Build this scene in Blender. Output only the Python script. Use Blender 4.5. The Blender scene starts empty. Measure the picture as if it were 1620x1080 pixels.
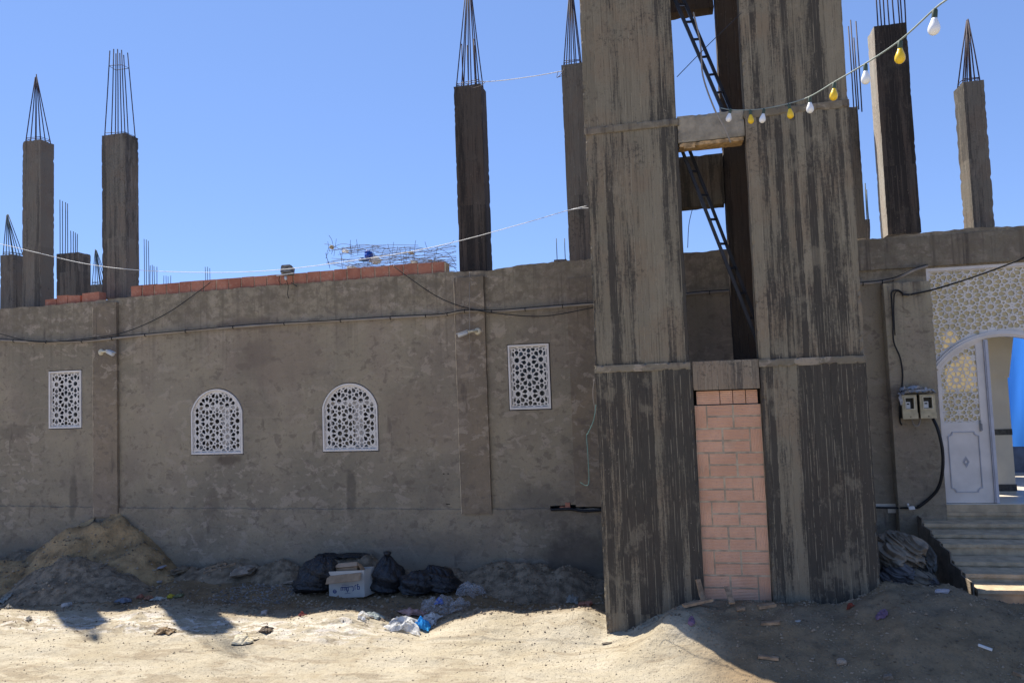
import bpy, math, random
import numpy as np
from mathutils import Vector
sc = bpy.context.scene
# ---------------------------------------------------------------- camera
FPX, PITCH, ROLL, YAW = 1150.0, 0.0590, -0.0378, 0.2140
CAM = np.array([0.0, -9.0, 2.0])
def _basis():
    cy, sy = math.cos(YAW), math.sin(YAW); cp, sp = math.cos(PITCH), math.sin(PITCH)
    fw = np.array([-sy*cp, cy*cp, sp]); rt = np.array([cy, sy, 0.0]); up = np.cross(rt, fw)
    return math.cos(ROLL)*rt+math.sin(ROLL)*up, -math.sin(ROLL)*rt+math.cos(ROLL)*up, fw
CR, CU, CF = _basis()
cam = bpy.data.cameras.new('camera'); camo = bpy.data.objects.new('camera', cam)
sc.collection.objects.link(camo); sc.camera = camo
cam.sensor_width = 36; cam.lens = 36*FPX/1620; cam.clip_end = 2000; cam.clip_start = 0.05
from mathutils import Matrix
camo.matrix_world = Matrix(((CR[0], CU[0], -CF[0], CAM[0]), (CR[1], CU[1], -CF[1], CAM[1]), (CR[2], CU[2], -CF[2], CAM[2]), (0, 0, 0, 1)))
# ---------------------------------------------------------------- world, sun, exposure
SUN_TAN = 1.50; SDX, SDY = 1.25, -1.0                     # shadows fall towards (+1.25, -1)
w = bpy.data.worlds.new('World'); sc.world = w; w.use_nodes = True
nt = w.node_tree; bg = nt.nodes['Background']
sky = nt.nodes.new('ShaderNodeTexSky'); sky.sky_type = 'NISHITA'; sky.sun_disc = False
elev = math.atan(SUN_TAN); az = math.atan2(-SDX, -SDY)    # compass angle from +Y towards +X
sky.sun_elevation = elev; sky.sun_rotation = az; sky.altitude = 3000; sky.air_density = 1.0; sky.dust_density = 0.0; sky.ozone_density = 6.0
gm = nt.nodes.new('ShaderNodeGamma'); gm.inputs[1].default_value = .5            # clear desert sky: weaker fall-off towards the zenith
mxs = nt.nodes.new('ShaderNodeMix'); mxs.data_type = 'RGBA'; mxs.blend_type = 'MULTIPLY'; mxs.inputs[0].default_value = 1; mxs.clamp_result = False
mxs.inputs[7].default_value = (.86, 1.085, 1.58, 1)
nt.links.new(sky.outputs[0], gm.inputs[0]); nt.links.new(gm.outputs[0], mxs.inputs[6]); nt.links.new(mxs.outputs[2], bg.inputs[0]); bg.inputs[1].default_value = 0.15
sl = bpy.data.lights.new('sun', 'SUN'); sl.energy = 5.0; sl.angle = math.radians(0.53); sl.color = (1.0, 0.93, 0.82)
so = bpy.data.objects.new('sun', sl); sc.collection.objects.link(so)
sdir = Vector((SDX, SDY, -SUN_TAN*math.hypot(SDX, SDY)))
so.rotation_euler = sdir.to_track_quat('-Z', 'Y').to_euler(); so.location = (-6, 5, 12)
sc.view_settings.view_transform = 'Standard'; sc.view_settings.look = 'None'
sc.view_settings.exposure = 0.9; sc.view_settings.gamma = 1.0
# ---------------------------------------------------------------- pixel -> place helpers (each at its own real depth)
def ray(px, py): return CF + CR*(px-810)/FPX - CU*(py-540)/FPX
def onY(px, py, Y=0.0): d = ray(px, py); return CAM + d*((Y-CAM[1])/d[1])
def V(a): return Vector((float(a[0]), float(a[1]), float(a[2])))
# ---------------------------------------------------------------- numeric noise
def _hash(ix, iy, s):
    n = (ix.astype(np.int64)*374761393 + iy.astype(np.int64)*668265263 + s*1442695041) & 0xffffffff
    n = ((n ^ (n >> 13))*1274126177) & 0xffffffff
    return ((n ^ (n >> 16)) & 0xffff)/65535.0*2-1
def vnoise(x, y, s=0):
    x = np.asarray(x, float); y = np.asarray(y, float)
    ix = np.floor(x); iy = np.floor(y); fx = x-ix; fy = y-iy
    fx = fx*fx*fx*(fx*(fx*6-15)+10); fy = fy*fy*fy*(fy*(fy*6-15)+10)
    a = _hash(ix, iy, s); b = _hash(ix+1, iy, s); c = _hash(ix, iy+1, s); d = _hash(ix+1, iy+1, s)
    return (a*(1-fx)+b*fx)*(1-fy)+(c*(1-fx)+d*fx)*fy
def fbm(x, y, o=4, s=0):
    r = 0; a = 1
    for i in range(o): r = r+a*vnoise(x*2**i+i*7.3, y*2**i-i*3.1, s+i); a *= .5
    return r
def sstep(a, b, x): t = np.clip((x-a)/(b-a), 0, 1); return t*t*(3-2*t)
RIDGE = [(-12,-.47),(-8,-.47),(-7.4,-.45),(-6.8,-.43),(-6.35,-.46),(-5.87,-.37),(-5.0,-.42),(-4.25,-.43),(-3.9,-.385),(-3.46,-.35),(-3.0,-.46),(-2.58,-.52),(-2.3,-.39),(-1.92,-.315),(-1.58,-.345),(-1.3,-.295),(-.95,-.27),(-.74,-.36),(-.5,-.42),(2,-.42),(8,-.42)]
MOUND = [(-1.3,-.42),(-.95,-.42),(-.74,-.40),(-.5,-.33),(-.24,-.22),(.11,-.06),(.5,-.02),(.83,-.02),(1.2,-.03),(1.5,.05),(1.69,.15),(2.23,.10),(2.5,.04),(2.8,-.01),(3.3,-.08),(5,-.25),(8,-.42)]
def ground_z(X, Y):
    X = np.asarray(X, float); Y = np.asarray(Y, float)
    near = sstep(-40, -8, Y)*sstep(40, 14, np.abs(X))
    base = -.42 + .018*fbm(X*.7, Y*1.1, 4, 3) + .011*fbm(X*4, Y*5, 3, 9)*near
    rz = np.interp(X, [a for a, b in RIDGE], [b for a, b in RIDGE])
    prof = np.where(Y > -1.62, sstep(-.95, -1.62, Y), sstep(-2.5, -1.62, Y))
    z = base + (rz+.42)*prof + .055*sstep(-1.45, -1.1, Y)*(-1)
    behind = sstep(-1.3, -.2, Y)
    z = z + behind*(.05+.05*fbm(X*1.3, Y*1.3, 3, 21))
    # wheel ruts of the dirt road
    z = z - .012*np.exp(-((Y+3.1+.12*np.sin(X*.8))/.30)**2) - .02*np.exp(-((Y+4.3+.15*np.sin(X*.6+1))/.3)**2)
    z = z + (.022*np.abs(fbm(X*5, Y*9, 4, 57))-.008)*sstep(-2.7, -2.3, Y)*sstep(-1.5, -1.85, Y)*sstep(-2.2, -3.4, X)*near
    mh = np.interp(X, [a for a, b in MOUND], [b for a, b in MOUND])
    yc = -2.1
    ww = 1.25 + .25*sstep(-.2, 1.5, X)
    mp = np.where(Y > yc, 1-sstep(yc, -1.2, Y)*.62, sstep(yc-ww, yc-.05, Y))
    m = (mh+.42)*mp + sstep(1.4, 2.0, X)*0
    rough = .030*fbm(X*2.2+4, Y*2.2, 4, 33) + .016*fbm(X*9, Y*9, 3, 41)
    z = z + (np.maximum(m, 0) + rough*mp*sstep(-.42, -.2, mh))*near
    # low hump of soil leaning on the left corner of the tower, lit by the sun
    z = z + .10*np.exp(-((X+.12)/.24)**2-((Y+2.38)/.2)**2) - .03*np.exp(-((X+.74)/.2)**2-((Y+2.0)/.2)**2)
    z = z + .05*np.exp(-((X-2.3)/.6)**2-((Y+3.0)/.4)**2) + .05*np.exp(-((X-.9)/.5)**2-((Y+3.1)/.3)**2)
    return z
HEAPS = []
def heap_z(hp, wx, wy):
    cx, cy, rx, ry, h, seed, p, rough = hp; X = (wx-cx)/rx; Y_ = (wy-cy)/ry; r = np.sqrt(X**2+Y_**2)+.12*vnoise(wx*2.1+seed, wy*2.1, seed)
    H = h*np.clip(1-r**p, -.35, 1)+rough*fbm(wx*3.1, wy*3.1, 4, seed+3)*np.clip(1.1-r, 0, 1)+.010*fbm(wx*22, wy*22, 2, seed+5)
    return ground_z(wx, wy)+H-.02
def surf_z(x, y):
    x = np.asarray(x, float); y = np.asarray(y, float); z = ground_z(x, y)
    for hp in HEAPS:
        ins = (np.abs(x-hp[0]) < hp[2]*1.3) & (np.abs(y-hp[1]) < hp[3]*1.3); z = np.where(ins, np.maximum(z, heap_z(hp, x, y)), z)
    return z
def gz(x, y): return float(surf_z(np.array([x]), np.array([y]))[0])
def gp(px, py):
    d = ray(px, py); t = np.linspace(3, 12, 900); P = CAM[None]+d[None]*t[:, None]
    h = surf_z(P[:, 0], P[:, 1]); k = np.where(P[:, 2] < h)[0]
    if len(k) == 0: return V(onY(px, py, -.3))
    return V(P[k[0]])
# ---------------------------------------------------------------- object helpers
COL = sc.collection
def tag(o, label=None, cat=None, group=None, kind=None):
    if label: o['label'] = label
    if cat: o['category'] = cat
    if group: o['group'] = group
    if kind: o['kind'] = kind
    return o
def empty(name, loc, label, cat, group=None):
    o = bpy.data.objects.new(name, None); COL.objects.link(o); o.location = V(loc); o.empty_display_size = .2
    return tag(o, label, cat, group)
class MB:
    def __init__(s): s.v = []; s.f = []; s.m = []; s.sm = []
    def add(s, vs, fs, m=0, smooth=False):
        n = len(s.v); s.v += [tuple(map(float, v)) for v in vs]; s.f += [tuple(i+n for i in f) for f in fs]
        s.m += [m]*len(fs); s.sm += [smooth]*len(fs)
    def box(s, x0, x1, y0, y1, z0, z1, m=0):
        s.add([(x0,y0,z0),(x1,y0,z0),(x1,y1,z0),(x0,y1,z0),(x0,y0,z1),(x1,y0,z1),(x1,y1,z1),(x0,y1,z1)],
              [(3,2,1,0),(4,5,6,7),(0,1,5,4),(1,2,6,5),(2,3,7,6),(3,0,4,7)], m)
    def obox(s, c, ax, ay, az_, m=0):       # oriented box from centre and half axes
        c, ax, ay, az_ = map(np.array, (c, ax, ay, az_))
        vs = [c+i*ax+j*ay+k*az_ for k in (-1, 1) for j in (-1, 1) for i in (-1, 1)]
        s.add(vs, [(0,2,3,1),(4,5,7,6),(0,1,5,4),(1,3,7,5),(3,2,6,7),(2,0,4,6)], m)
    def bar(s, a, b, w, h=None, m=0, up=(0, 0, 1)):
        a = np.array(a, float); b = np.array(b, float); h = h or w; d = b-a; L = np.linalg.norm(d); d /= L
        u = np.cross(d, np.array(up, float))
        if np.linalg.norm(u) < 1e-3: u = np.cross(d, np.array([0, 1, 0.]))
        u /= np.linalg.norm(u); v = np.cross(d, u)
        s.obox((a+b)/2, d*L/2, u*w/2, v*h/2, m)
    def tube(s, pts, r, n=6, m=0, cap=True):
        pts = [np.array(p, float) for p in pts]; rings = []
        rr = r if hasattr(r, '__len__') else [r]*len(pts)
        pu = None; vs = []; fs = []
        for i, p in enumerate(pts):
            d = pts[min(i+1, len(pts)-1)]-pts[max(i-1, 0)]; d = d/(np.linalg.norm(d)+1e-9)
            if pu is None:
                u = np.cross(d, [0, 0, 1.0])
                if np.linalg.norm(u) < .1: u = np.cross(d, [0, 1.0, 0])
            else: u = pu-d*np.dot(pu, d)
            u = u/(np.linalg.norm(u)+1e-9); pu = u; v = np.cross(d, u)
            for k in range(n):
                a = 2*math.pi*k/n; vs.append(p+rr[i]*(math.cos(a)*u+math.sin(a)*v))
        for i in range(len(pts)-1):
            for k in range(n): fs.append((i*n+k, i*n+(k+1) % n, (i+1)*n+(k+1) % n, (i+1)*n+k))
        if cap: fs.append(tuple(range(n))[::-1]); fs.append(tuple((len(pts)-1)*n+k for k in range(n)))
        s.add(vs, fs, m, True)
    def lathe(s, c, axis, prof, n=16, m=0):
        c = np.array(c, float); axis = np.array(axis, float); axis /= np.linalg.norm(axis)
        s.tube([c+axis*h for h, r in prof], [r for h, r in prof], n, m)
    def build(s, name, mats, parent=None, loc=None):
        me = bpy.data.meshes.new(name)
        off = V(loc) if loc is not None else (parent.matrix_basis.translation if parent else Vector((0, 0, 0)))
        if parent and parent.parent: off = off + parent.parent.matrix_basis.translation
        vs = [(v[0]-off.x, v[1]-off.y, v[2]-off.z) for v in s.v]
        me.from_pydata(vs, [], s.f)
        if not isinstance(mats, (list, tuple)): mats = [mats]
        for m in mats: me.materials.append(m)
        me.polygons.foreach_set('material_index', s.m); me.polygons.foreach_set('use_smooth', s.sm); me.update()
        o = bpy.data.objects.new(name, me); COL.objects.link(o)
        if parent: o.parent = parent
        else: o.location = off
        return o
def rough_box(mb, x0, x1, y0, y1, z0, z1, res=.05, amp=.005, chip=.014, m=0, seed=0, lean=(0, 0)):
    """box with subdivided faces, uneven surface and crumbled arrises"""
    ext = [(x0, x1), (y0, y1), (z0, z1)]
    n = [max(1, int(round((b-a)/res))) for a, b in ext]; idx = {}; vs = []
    def vid(i, j, k):
        key = (i, j, k)
        if key not in idx:
            p = [ext[0][0]+(x1-x0)*i/n[0], ext[1][0]+(y1-y0)*j/n[1], ext[2][0]+(z1-z0)*k/n[2]]
            e = sum((q in (0, nn)) for q, nn in zip((i, j, k), n))
            a = vnoise(p[0]*3+p[2]*2.3+seed, p[1]*3+p[2]*1.7, 5); b = vnoise(p[2]*3.5+seed*3, p[0]*4+p[1]*3, 6); c = vnoise(p[2]*45+seed*5, p[0]*37+p[1]*31, 8)
            q = list(p)
            if e >= 2:
                for ax, (qq, nn) in enumerate(zip((i, j, k), n)):
                    s_ = 1 if qq == 0 else (-1 if qq == nn else 0)
                    q[ax] += s_*chip*(.15+max(0, .25*float(b)+.9*float(c)-.25))
            q[0] += amp*float(a); q[1] += amp*float(b)
            f = (p[2]-z0); q[0] += lean[0]*f; q[1] += lean[1]*f
            idx[key] = len(vs); vs.append(q)
        return idx[key]
    fs = []
    for k in range(n[2]):
        for i in range(n[0]):
            fs.append((vid(i,0,k), vid(i+1,0,k), vid(i+1,0,k+1), vid(i,0,k+1)))
            fs.append((vid(i+1,n[1],k), vid(i,n[1],k), vid(i,n[1],k+1), vid(i+1,n[1],k+1)))
        for j in range(n[1]):
            fs.append((vid(0,j+1,k), vid(0,j,k), vid(0,j,k+1), vid(0,j+1,k+1)))
            fs.append((vid(n[0],j,k), vid(n[0],j+1,k), vid(n[0],j+1,k+1), vid(n[0],j,k+1)))
    for i in range(n[0]):
        for j in range(n[1]):
            fs.append((vid(i,j+1,0), vid(i+1,j+1,0), vid(i+1,j,0), vid(i,j,0)))
            fs.append((vid(i,j,n[2]), vid(i+1,j,n[2]), vid(i+1,j+1,n[2]), vid(i,j+1,n[2])))
    mb.add(vs, fs, m)
def plate(outer, holes, y0, y1):
    """flat plate in the XZ plane between depths y0 and y1, with holes; refilled until its area is right"""
    ar = lambda p: abs(.5*sum(p[i][0]*p[(i+1) % len(p)][1]-p[(i+1) % len(p)][0]*p[i][1] for i in range(len(p))))
    want = ar(outer)-sum(ar(h) for h in holes); best = None; rj = random.Random(1)
    for k_ in range(8):
        j = 0 if k_ == 0 else 2e-4*k_
        hh = [[(p[0]+rj.uniform(-j, j), p[1]+rj.uniform(-j, j)) for p in h] for h in holes]
        vs, fs = _plate(outer, hh, y0, y1); got = 0
        for f in fs:
            if all(abs(vs[i][1]-vs[f[0]][1]) < 1e-5 for i in f): got += ar([(vs[i][0], vs[i][2]) for i in f])/2
        e = abs(got-want)/want
        if best is None or e < best[0]: best = (e, vs, fs)
        if e < .01: break
    if best[0] > .01: print('PLATE error', round(best[0], 3), len(holes))
    return best[1], best[2]
def _plate(outer, holes, y0, y1):
    cu = bpy.data.curves.new('tmp', 'CURVE'); cu.dimensions = '2D'; cu.fill_mode = 'BOTH'; cu.extrude = abs(y1-y0)/2
    for pts in [outer]+holes:
        sp = cu.splines.new('POLY'); sp.points.add(len(pts)-1); sp.use_cyclic_u = True
        for p, q in zip(sp.points, pts): p.co = (q[0], q[1], 0, 1)
    ob = bpy.data.objects.new('tmp', cu); COL.objects.link(ob)
    dg = bpy.context.evaluated_depsgraph_get(); dg.update(); me = bpy.data.meshes.new_from_object(ob.evaluated_get(dg))
    yc = (y0+y1)/2
    vs = [(v.co.x, yc-v.co.z, v.co.y) for v in me.vertices]; fs = [tuple(p.vertices) for p in me.polygons]
    bpy.data.objects.remove(ob); bpy.data.curves.remove(cu); bpy.data.meshes.remove(me)
    return vs, fs
# ---------------------------------------------------------------- materials
class NT:
    def __init__(s, name):
        s.mat = bpy.data.materials.new(name); s.mat.use_nodes = True; s.t = s.mat.node_tree; s.b = s.t.nodes['Principled BSDF']
        g = s.t.nodes.new('ShaderNodeNewGeometry'); s.pos = g.outputs['Position']
    def L(s, a, b): s.t.links.new(a, b)
    def n(s, ty, **k):
        nd = s.t.nodes.new(ty)
        for a, v in k.items(): setattr(nd, a, v)
        return nd
    def _in(s, sock, v):
        if isinstance(v, bpy.types.NodeSocket): s.L(v, sock)
        elif isinstance(v, (int, float)): sock.default_value = v
        else:
            v = tuple(v); sock.default_value = v+(1,) if len(sock.default_value) == 4 and len(v) == 3 else v
    def mapv(s, scale, loc=(0, 0, 0), rot=(0, 0, 0)):
        m = s.n('ShaderNodeMapping'); s.L(s.pos, m.inputs[0]); m.inputs['Scale'].default_value = scale; m.inputs['Location'].default_value = loc; m.inputs['Rotation'].default_value = rot
        return m.outputs[0]
    def noise(s, scale, detail=5, rough=.55, vec=None, dist=0, out=0):
        nd = s.n('ShaderNodeTexNoise'); s.L(vec or s.pos, nd.inputs['Vector']); nd.inputs['Scale'].default_value = scale
        nd.inputs['Detail'].default_value = detail; nd.inputs['Roughness'].default_value = rough; nd.inputs['Distortion'].default_value = dist
        return nd.outputs[out]
    def ramp(s, v, a, b, smooth=True):
        m = s.n('ShaderNodeMapRange'); m.interpolation_type = 'SMOOTHSTEP' if smooth else 'LINEAR'
        s._in(m.inputs[0], v); m.inputs[1].default_value = a; m.inputs[2].default_value = b
        return m.outputs[0]
    def math(s, op, a, b=0, c=0):
        m = s.n('ShaderNodeMath', operation=op); s._in(m.inputs[0], a); s._in(m.inputs[1], b); s._in(m.inputs[2], c); return m.outputs[0]
    def mix(s, f, a, b, mode='MIX'):
        m = s.n('ShaderNodeMix', data_type='RGBA', blend_type=mode); s._in(m.inputs[0], f); s._in(m.inputs[6], a); s._in(m.inputs[7], b); return m.outputs[2]
    def sep(s): x = s.n('ShaderNodeSeparateXYZ'); s.L(s.pos, x.inputs[0]); return x.outputs
    def bump(s, h, dist=.01, strength=1.0, prev=None):
        b = s.n('ShaderNodeBump'); s._in(b.inputs['Height'], h); b.inputs['Distance'].default_value = dist; b.inputs['Strength'].default_value = strength
        if prev is not None: s.L(prev, b.inputs['Normal'])
        return b.outputs[0]
    def done(s, col, rough=.9, nor=None, spec=.3, metal=0):
        s._in(s.b.inputs['Base Color'], col); s._in(s.b.inputs['Roughness'], rough); s.b.inputs['Specular IOR Level'].default_value = spec; s.b.inputs['Metallic'].default_value = metal
        if nor is not None: s.L(nor, s.b.inputs['Normal'])
        return s.mat
def simple(name, col, rough=.7, var=.25, sc_=8, bump=0, spec=.3, metal=0, bsc=40):
    t = NT(name); n = t.noise(sc_, 4); f = t.ramp(n, .3, .7)
    c = t.mix(f, tuple(x*(1-var) for x in col), tuple(min(1, x*(1+var*.6)) for x in col))
    nor = t.bump(t.noise(bsc, 4), bump) if bump else None
    return t.done(c, rough, nor, spec, metal)
STAINS = []
def m_plaster(name, c1=(.315,.262,.182), c2=(.235,.200,.145), streak=.5):
    t = NT(name)
    big = t.ramp(t.noise(.6, 5, .65, dist=.6), .38, .62)
    c = t.mix(big, c1, c2)
    c = t.mix(t.math('MULTIPLY', t.ramp(t.noise(1.3, 4, .6, vec=t.mapv((1, 1, .5), (7, 0, 3))), .48, .66), .55), c, (.275, .218, .165))
    c = t.mix(t.math('MULTIPLY', t.ramp(t.noise(1.7, 4, .6, vec=t.mapv((1, 1, .8), (1, 0, 13))), .50, .66), .45), c, (.185, .150, .118))
    # trowel patches: hard-edged, a hand wide
    tv = t.mapv((1.0, 1.0, 1.45), (3, 0, 1)); p = t.noise(5.2, 7, .60, vec=tv, dist=.45)
    area_ = t.ramp(t.noise(.75, 3, vec=t.mapv((1, 1, 1), (11, 2, 5))), .40, .60)
    pm = t.math('MULTIPLY', t.ramp(p, .54, .585), t.math('ADD', t.math('MULTIPLY', area_, .75), .25))
    c = t.mix(t.math('MULTIPLY', pm, .70), c, (.375, .310, .235))
    p2 = t.noise(6.5, 7, .64, vec=t.mapv((1.0, 1.0, 1.3), (13, 0, 9)), dist=.4)
    c = t.mix(t.math('MULTIPLY', t.ramp(p2, .55, .62), .55), c, (.150, .118, .092))
    p3 = t.noise(19, 6, .7, vec=t.mapv((1.0, 1.0, 1.2), (1, 0, 4)))
    c = t.mix(t.math('MULTIPLY', t.ramp(p3, .54, .66), .35), c, (.135, .105, .084)); c = t.mix(t.math('MULTIPLY', t.ramp(p3, .44, .34), .28), c, (.36, .285, .22))
    # faint courses of the blockwork behind the render
    z = t.sep()[2]; fz = t.math('FRACT', t.math('ADD', t.math('MULTIPLY', z, 4.6), t.math('MULTIPLY', t.noise(2.5, 3), .5)))
    ln = t.ramp(t.math('ABSOLUTE', t.math('SUBTRACT', fz, .5)), .5, .38)
    c = t.mix(t.math('MULTIPLY', t.math('MULTIPLY', t.math('SUBTRACT', 1, ln), t.ramp(t.noise(.8, 2, vec=t.mapv((1,1,1),(2,9,4))), .45, .65)), .22), c, (.35, .28, .215))
    # damp runs from the top
    sv = t.mapv((9, 9, .30)); st = t.ramp(t.noise(1.0, 5, .65, vec=sv), .51, .64)
    topm = t.ramp(t.math('ADD', z, t.math('MULTIPLY', t.noise(1.2, 2), 1.4)), 2.7, 4.3)
    c = t.mix(t.math('MULTIPLY', t.math('MULTIPLY', st, topm), streak), c, (.085, .070, .058))
    # dark soak marks here and there lower down
    sk = t.math('MULTIPLY', t.ramp(t.noise(1.0, 4, .6, vec=t.mapv((4.5, 4.5, 1.1), (4, 0, 2))), .64, .72), .7); c = t.mix(sk, c, (.115, .092, .074))
    for (sx_, sz_, rx_, rz_, cc_, am_) in STAINS:
        xx, _, z3 = t.sep(); dx = t.math('DIVIDE', t.math('SUBTRACT', xx, sx_), rx_); dz = t.math('DIVIDE', t.math('SUBTRACT', z3, sz_), rz_)
        dd = t.math('SQRT', t.math('ADD', t.math('MULTIPLY', dx, dx), t.math('MULTIPLY', dz, dz))); dd = t.math('ADD', dd, t.math('MULTIPLY', t.math('SUBTRACT', t.noise(7, 5, .65), .5), 1.3))
        c = t.mix(t.math('MULTIPLY', t.ramp(dd, 1.15, .60), am_*.8), c, cc_)
    tb = t.ramp(z, 3.03, 3.08)
    c = t.mix(t.math('MULTIPLY', tb, t.math('MULTIPLY', t.ramp(t.noise(7, 6, .75), .42, .60), .75)), c, (.165, .135, .096))
    ft = t.math('MULTIPLY', t.ramp(t.math('ADD', z, t.math('MULTIPLY', t.noise(1.6, 4), .7)), .62, .15), t.ramp(t.noise(1.1, 4, vec=t.mapv((1,1,1.4),(5,5,5))), .38, .6))
    c = t.mix(t.math('MULTIPLY', ft, .45), c, (.25, .20, .145))
    c = t.mix(t.math('MULTIPLY', t.ramp(t.noise(75, 3, .75), .52, .72), .30), c, (.12, .095, .078))
    nb = t.bump(t.noise(110, 4, .7), .004, .8); nb = t.bump(p, .012, .7, nb); nb = t.bump(t.noise(16, 6, .65), .012, .9, nb); nb = t.bump(t.noise(1.3, 4), .03, .5, nb)
    return t.done(c, .92, nb, .15)
def m_board(name, light=(.235,.200,.142), dark=(.034,.031,.029), freq=14.5, amount=.76, low=True, axis=0, gain=1.0):
    """concrete cast against vertical boards"""
    t = NT(name); sx = t.sep(); X = sx[axis]; z = sx[2]
    stage = t.math('FLOOR', t.math('DIVIDE', t.math('SUBTRACT', t.math('ADD', z, t.math('MULTIPLY', t.noise(6, 2), .04)), 2.15), 2.31))
    wx = t.math('ADD', t.math('MULTIPLY', X, freq), t.math('MULTIPLY', t.noise(1.0, 3, vec=t.mapv((3, 3, .5))), .10))
    wx = t.math('ADD', wx, t.math('MULTIPLY', stage, 37.31))
    vo = t.n('ShaderNodeTexVoronoi', voronoi_dimensions='1D'); t.L(wx, vo.inputs['W']); vo.inputs['Scale'].default_value = 1
    ve = t.n('ShaderNodeTexVoronoi', voronoi_dimensions='1D', feature='DISTANCE_TO_EDGE'); t.L(wx, ve.inputs['W']); ve.inputs['Scale'].default_value = 1
    sc2 = t.n('ShaderNodeSeparateColor'); t.L(vo.outputs['Color'], sc2.inputs[0]); r1, r2, r3 = sc2.outputs[0], sc2.outputs[1], sc2.outputs[2]
    col = t.mix(r2, light, tuple(x*.78 for x in light))
    col = t.mix(t.math('MULTIPLY', t.ramp(t.noise(2.2, 5, .65), .42, .62), .45), col, tuple(a_*b_ for a_, b_ in zip(light, (.98, .80, .72))))
    # soot and water stain, board by board, ragged and mottled
    grp = t.noise(1.0, 2, .5, vec=t.mapv((2.6, 0, .10), (3, 0, 1)))
    mid = t.noise(1.0, 6, .66, vec=t.mapv((13, 13, .85)), dist=.15); fine = t.noise(46, 5, .72); fib = t.noise(1.0, 4, .7, vec=t.mapv((90, 90, 5)))
    s = t.math('MULTIPLY', t.math('SUBTRACT', r1, .5), .36)
    s = t.math('ADD', s, t.math('MULTIPLY', t.math('SUBTRACT', grp, .5), 1.15)); s = t.math('ADD', s, t.math('MULTIPLY', t.math('SUBTRACT', mid, .5), 1.45))
    s = t.math('ADD', s, t.math('MULTIPLY', t.math('SUBTRACT', fine, .5), .42)); s = t.math('ADD', s, t.math('MULTIPLY', t.math('SUBTRACT', fib, .5), .35))
    if low: s = t.math('ADD', s, t.math('MULTIPLY', t.ramp(z, 2.22, 2.10), .23)); s = t.math('SUBTRACT', s, t.math('MULTIPLY', t.ramp(z, .45, -.35), .24))
    c0 = .12-(amount-.5)*.62
    stain = t.ramp(s, c0-.10, c0+.16)
    col = t.mix(t.math('MULTIPLY', stain, .82), col, dark)
    fin = t.math('MULTIPLY', t.ramp(ve.outputs['Distance'], .065, .02), t.ramp(t.noise(1.0, 5, .7, vec=t.mapv((12, 12, 3.5))), .46, .54))
    col = t.mix(t.math('MULTIPLY', fin, .75), col, tuple(x*1.5 for x in light))
    ve2 = t.n('ShaderNodeTexVoronoi', voronoi_dimensions='1D', feature='DISTANCE_TO_EDGE'); t.L(wx, ve2.inputs['W']); ve2.inputs['Scale'].default_value = 2.3
    ln2 = t.ramp(ve2.outputs['Distance'], .09, .03); col = t.mix(t.math('MULTIPLY', t.math('MULTIPLY', ln2, t.ramp(t.noise(1.0, 5, .7, vec=t.mapv((17, 17, 2.4), (2, 2, 2))), .47, .57)), .55), col, tuple(x*1.25 for x in light))
    col = t.mix(t.math('MULTIPLY', t.math('MULTIPLY', ln2, t.ramp(t.noise(1.0, 5, .7, vec=t.mapv((15, 15, 1.4), (7, 2, 4))), .50, .58)), .6), col, (.03, .027, .023))
    gap = t.math('MULTIPLY', t.ramp(ve.outputs['Distance'], .05, .01), t.ramp(t.noise(1.0, 4, vec=t.mapv((11, 11, 1.8), (5, 5, 5))), .50, .60)); col = t.mix(t.math('MULTIPLY', gap, .28), col, (.02, .018, .016))
    hc = t.math('MULTIPLY', t.ramp(t.noise(30, 4, .75), .52, .62), t.ramp(t.noise(2.1, 4, .6), .50, .62)); col = t.mix(t.math('MULTIPLY', hc, .6), col, (.055, .047, .040))
    cl_ = t.ramp(t.noise(3.4, 6, .7, vec=t.mapv((1, 1, .7), (8, 1, 2))), .56, .64); col = t.mix(t.math('MULTIPLY', cl_, .35), col, tuple(x*1.2 for x in light))
    spn = t.n('ShaderNodeTexVoronoi'); t.L(t.pos, spn.inputs['Vector']); spn.inputs['Scale'].default_value = 19; spn.inputs['Randomness'].default_value = 1
    spl = t.math('MULTIPLY', t.ramp(spn.outputs['Distance'], .12, .05), t.ramp(t.noise(2.4, 3), .50, .62)); col = t.mix(t.math('MULTIPLY', spl, .65), col, (.34, .28, .22))
    pit = t.ramp(t.noise(80, 3, .8), .58, .72); col = t.mix(t.math('MULTIPLY', pit, .55), col, (.05, .042, .036))
    nb = t.bump(t.noise(130, 3, .7), .003, .8); nb = t.bump(fib, .004, .8, nb)
    nb = t.bump(t.math('ADD', t.math('MULTIPLY', r3, .5), t.math('MULTIPLY', t.ramp(ve.outputs['Distance'], .07, .0), .7)), .006, .8, nb)
    nb = t.bump(t.noise(22, 5, .7), .008, .8, nb)
    return t.done(col, .88, nb, .2)
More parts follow.
